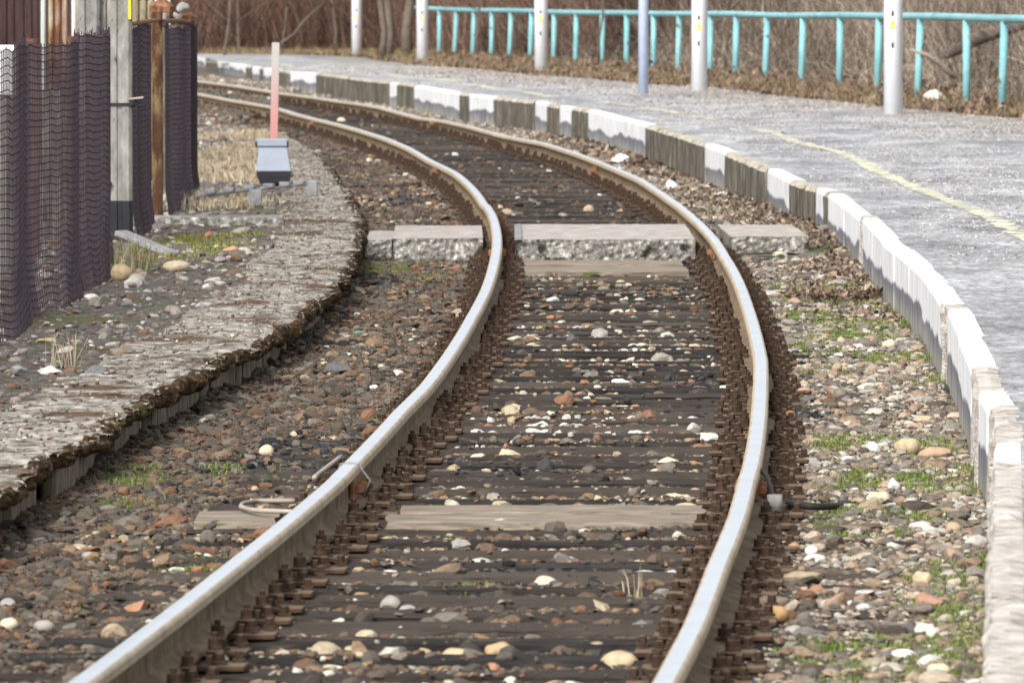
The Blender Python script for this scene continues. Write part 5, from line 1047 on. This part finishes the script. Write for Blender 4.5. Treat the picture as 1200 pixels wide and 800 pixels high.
# ------------------------------------------------------------------ leafless thicket behind the platform
def twigs(n, base, hfn, cols, seed, rmin=.003, rmax=.008, lean=.35, curl=.5, seg=6):
    r_ = np.random.default_rng(seed); P = base.copy(); H = hfn(r_, n); dirv = np.stack([r_.normal(0, lean, n), r_.normal(0, lean, n), np.abs(r_.normal(1, .2, n))], 1); dirv /= np.linalg.norm(dirv, axis=1)[:, None]
    R0 = r_.uniform(rmin, rmax, n); pts = [P]; rad = [R0]
    for k in range(seg):
        dirv = dirv + r_.normal(0, curl / seg * 1.6, (n, 3)) + np.array([0, 0, -curl * .06 * k]); dirv /= np.linalg.norm(dirv, axis=1)[:, None]; P = P + dirv * (H / seg)[:, None]; pts.append(P); rad.append(R0 * (1 - .75 * (k + 1) / seg))
    pts = np.stack(pts, 1); rad = np.stack(rad, 1); m = seg + 1; V = np.zeros((n, m, 3, 3))
    for j in range(3):
        a = 2 * math.pi * j / 3; V[:, :, j, 0] = pts[..., 0] + np.cos(a) * rad; V[:, :, j, 1] = pts[..., 1] + np.sin(a) * rad; V[:, :, j, 2] = pts[..., 2] + .3 * np.sin(a) * rad
    V = V.reshape(-1, 3); b0 = np.arange(n)[:, None, None] * m * 3 + np.arange(seg)[None, :, None] * 3 + np.arange(3)[None, None, :]; b1 = np.arange(n)[:, None, None] * m * 3 + np.arange(seg)[None, :, None] * 3 + (np.arange(3)[None, None, :] + 1) % 3
    Fq = np.stack([b0, b1, b1 + 3, b0 + 3], -1).reshape(-1, 4); C = np.array(cols)[r_.integers(0, len(cols), n)] * r_.uniform(.6, 1.3, (n, 1)) * (1 + .9 * fbm(base[:, 0] * .8, base[:, 1] * .3, 402, 2))[:, None].clip(.35, 1.8); return V, Fq, np.repeat(C, m * 3, 0), pts
_hx = np.arange(484., 1400, 10); _hd = np.polyval(np.polyfit([534, 862, 1179], [176, 133.5, 102], 2), _hx); _hX = (_hx - 600) / F * _hd; _ho = np.argsort(_hd)
def railX(d): return np.where(d > 182, backX(d) + 1.5, np.interp(d, _hd[_ho], _hX[_ho]))
def hedge_line(n, r_, lo, hi, d0=88, d1=222):
    D = d0 + (d1 - d0) * r_.uniform(0, 1, n) ** 1.0; back = r_.uniform(lo, hi, n); X = np.maximum(backX(D), railX(D)) + back - .6; return X, D
def thicket():
    r_ = np.random.default_rng(5); Vs, Fs, Cs = [], [], []; b = 0
    GB = [(.2, .16, .125), (.07, .055, .043)] + [(.23, .185, .145), (.33, .27, .21), (.12, .095, .076), (.46, .39, .31), (.17, .13, .1), (.08, .062, .05)]; RB = [(.07, .042, .032)] * 2 + [(.15, .078, .055), (.2, .11, .08), (.085, .048, .036), (.18, .13, .1), (.27, .18, .13), (.06, .036, .028)]
    for (n, lo, hi, hh, cols, lean, curl, rmn, rmx, d0, d1) in ((15000, 1.6, 9, (1.0, 2.6), GB, .3, .7, .003, .008, 88, 182), (9500, 1.0, 4.5, (.6, 1.7), GB + [(.5, .43, .34)], 1.1, 2.2, .003, .006, 88, 165), (13000, 1.2, 10, (1.2, 3.0), RB, .22, .5, .004, .01, 155, 222), (3500, 4, 14, (2.0, 3.6), GB, .2, .5, .008, .02, 95, 200)):
        X, D = hedge_line(int(n * 2.2), r_, lo, hi, d0, d1); cl = fbm(X * .9, D * .35, 401, 3) + r_.uniform(-.25, .25, len(X)); ix = np.argsort(-cl)[:n]; X, D = X[ix], D[ix]; z = gz(X, D) - .02; V, Fq, C, _ = twigs(n, np.stack([X, D, z], 1), lambda r, n_: r.uniform(hh[0], hh[1], n_), cols, int(n), rmn, rmx, lean, curl)
        Vs.append(V); Fs.append(Fq + b); Cs.append(C); b += len(V)
    # reddish wall of scrub closing the view beyond the far end of the platform
    n = 12000; X = r_.uniform(-26, -3, n); D = r_.uniform(196, 222, n); V, Fq, C, _ = twigs(n, np.stack([X, D, gz(X, D)], 1), lambda r, n_: r.uniform(1.2, 3.5, n_), RB, 9, .004, .012, .25, .6); Vs.append(V); Fs.append(Fq + b); Cs.append(C)
    o = link('brush_thicket', npmesh('brush_thicket', np.concatenate(Vs), np.concatenate(Fs), M['twig'], col=np.concatenate(Cs))); tag(o, 'tangled leafless brown brushwood filling the bank behind the platform', 'brushwood', kind='stuff')
thicket()
def bare_tree(X, D, h, r, label, seed, lean=0.0, mat='bark', grp='bare trees in the thicket'):
    z = float(gz(np.array([X]), np.array([D]))[0]); root = empty('bare_tree', (X, D, z - .1), label, 'tree', grp); r_ = random.Random(seed); P = [Vector((0, 0, 0))]; R = [r * 1.15]
    for k in range(1, 9): P.append(Vector((lean * h * k / 8 + r_.uniform(-.06, .06), r_.uniform(-.06, .06), h * k / 8))); R.append(r * (1 - .08 * k))
    b = MB(); b.tube(P, R, 12); b.build('trunk', M[mat], root, smooth=True); b = MB()
    for k in range(12):
        i = r_.randint(2, 8); p = P[i]; a = r_.uniform(0, 6.28); L = r_.uniform(.6, 1.8); q = [p]
        dv = Vector((math.cos(a), math.sin(a), r_.uniform(.2, 1.0)))
        for j in range(5): dv += Vector((r_.uniform(-.3, .3), r_.uniform(-.3, .3), r_.uniform(-.1, .3))); q.append(q[-1] + dv.normalized() * L / 5)
        b.tube(q, [r * .4, r * .34, r * .27, r * .2, r * .13, r * .06], 6)
        for j in range(2, 5):
            dv2 = Vector((r_.uniform(-1, 1), r_.uniform(-1, 1), r_.uniform(0, 1))).normalized(); b.tube([q[j], q[j] + dv2 * .35, q[j] + dv2 * .6 + Vector((0, 0, .12))], [r * .12, r * .08, r * .03], 5)
    b.build('crown', M[mat], root, smooth=True)
TR = [(455, 172, 5, .09, 'grey trunk left of the lamp post where the handrail begins', 0), (478, 176, 5, .11, 'mossy grey trunk right behind the start of the turquoise handrail', .02), (446, 170, 5, .07, 'slender grey trunk beside the stout one near the farthest lamp post', .04), (283, 190, 4.5, .026, 'thin dark trunk in the reddish scrub right of the fence end', -.05), (262, 187, 4.5, .032, 'forked dark sapling in the reddish scrub close to the mesh fence', .12), (330, 192, 4.5, .022, 'slim dark sapling in the reddish scrub above the marker stake', .08), (393, 188, 4.5, .026, 'dark sapling left of the farthest lamp post', -.04), (702, 150, 4, .022, 'brown sapling behind the handrail left of the pale blue pole', .05), (850, 140, 4, .026, 'brown sapling behind the handrail between two white lamp posts', .1), (990, 128, 4, .026, 'leaning brown sapling left of the nearest lamp post', -.1), (1155, 116, 4, .032, 'grey sapling behind the handrail at the right border', .1), (560, 165, 4, .026, 'grey sapling behind the handrail right of its start', -.02)]
for k, (px, D, h, r, lab, ln) in enumerate(TR): bare_tree((px - 600) / F * D, D, h, r, lab, k, ln)
def branch(pts, D, rs, mat, label):
    P = [Vector(((x - 600) / F * (D + dd), D + dd, HC - (y - YH) * (D + dd) / F)) for x, y, dd in pts]; c = P[0].copy(); b = MB(); b.tube([p - c for p in P], rs, 10); o = b.build('fallen_branch', M[mat], None, c, smooth=True); tag(o, label, 'branch')
branch([(1108, 66, 0), (1122, 58, .2), (1140, 47, .4), (1165, 38, .6), (1195, 30, .8), (1230, 22, 1)], 109, [.035, .07, .09, .085, .07, .05], 'deadwood', 'thick dark broken branch lying in the thicket at the right border')
branch([(1066, 58, 0), (1085, 64, .1), (1100, 74, .2), (1110, 84, .3), (1120, 92, .4)], 109, [.015, .028, .034, .032, .02], 'palewood', 'pale barkless branch sloping down behind the handrail near the white rock')
branch([(330, 50, 0), (345, 40, 1), (356, 25, 1.5), (370, 12, 2), (380, 2, 2.5)], 182, [.03, .027, .025, .02, .015], 'bark', 'dark bent branch rising over the far platform, right of the marker stake')
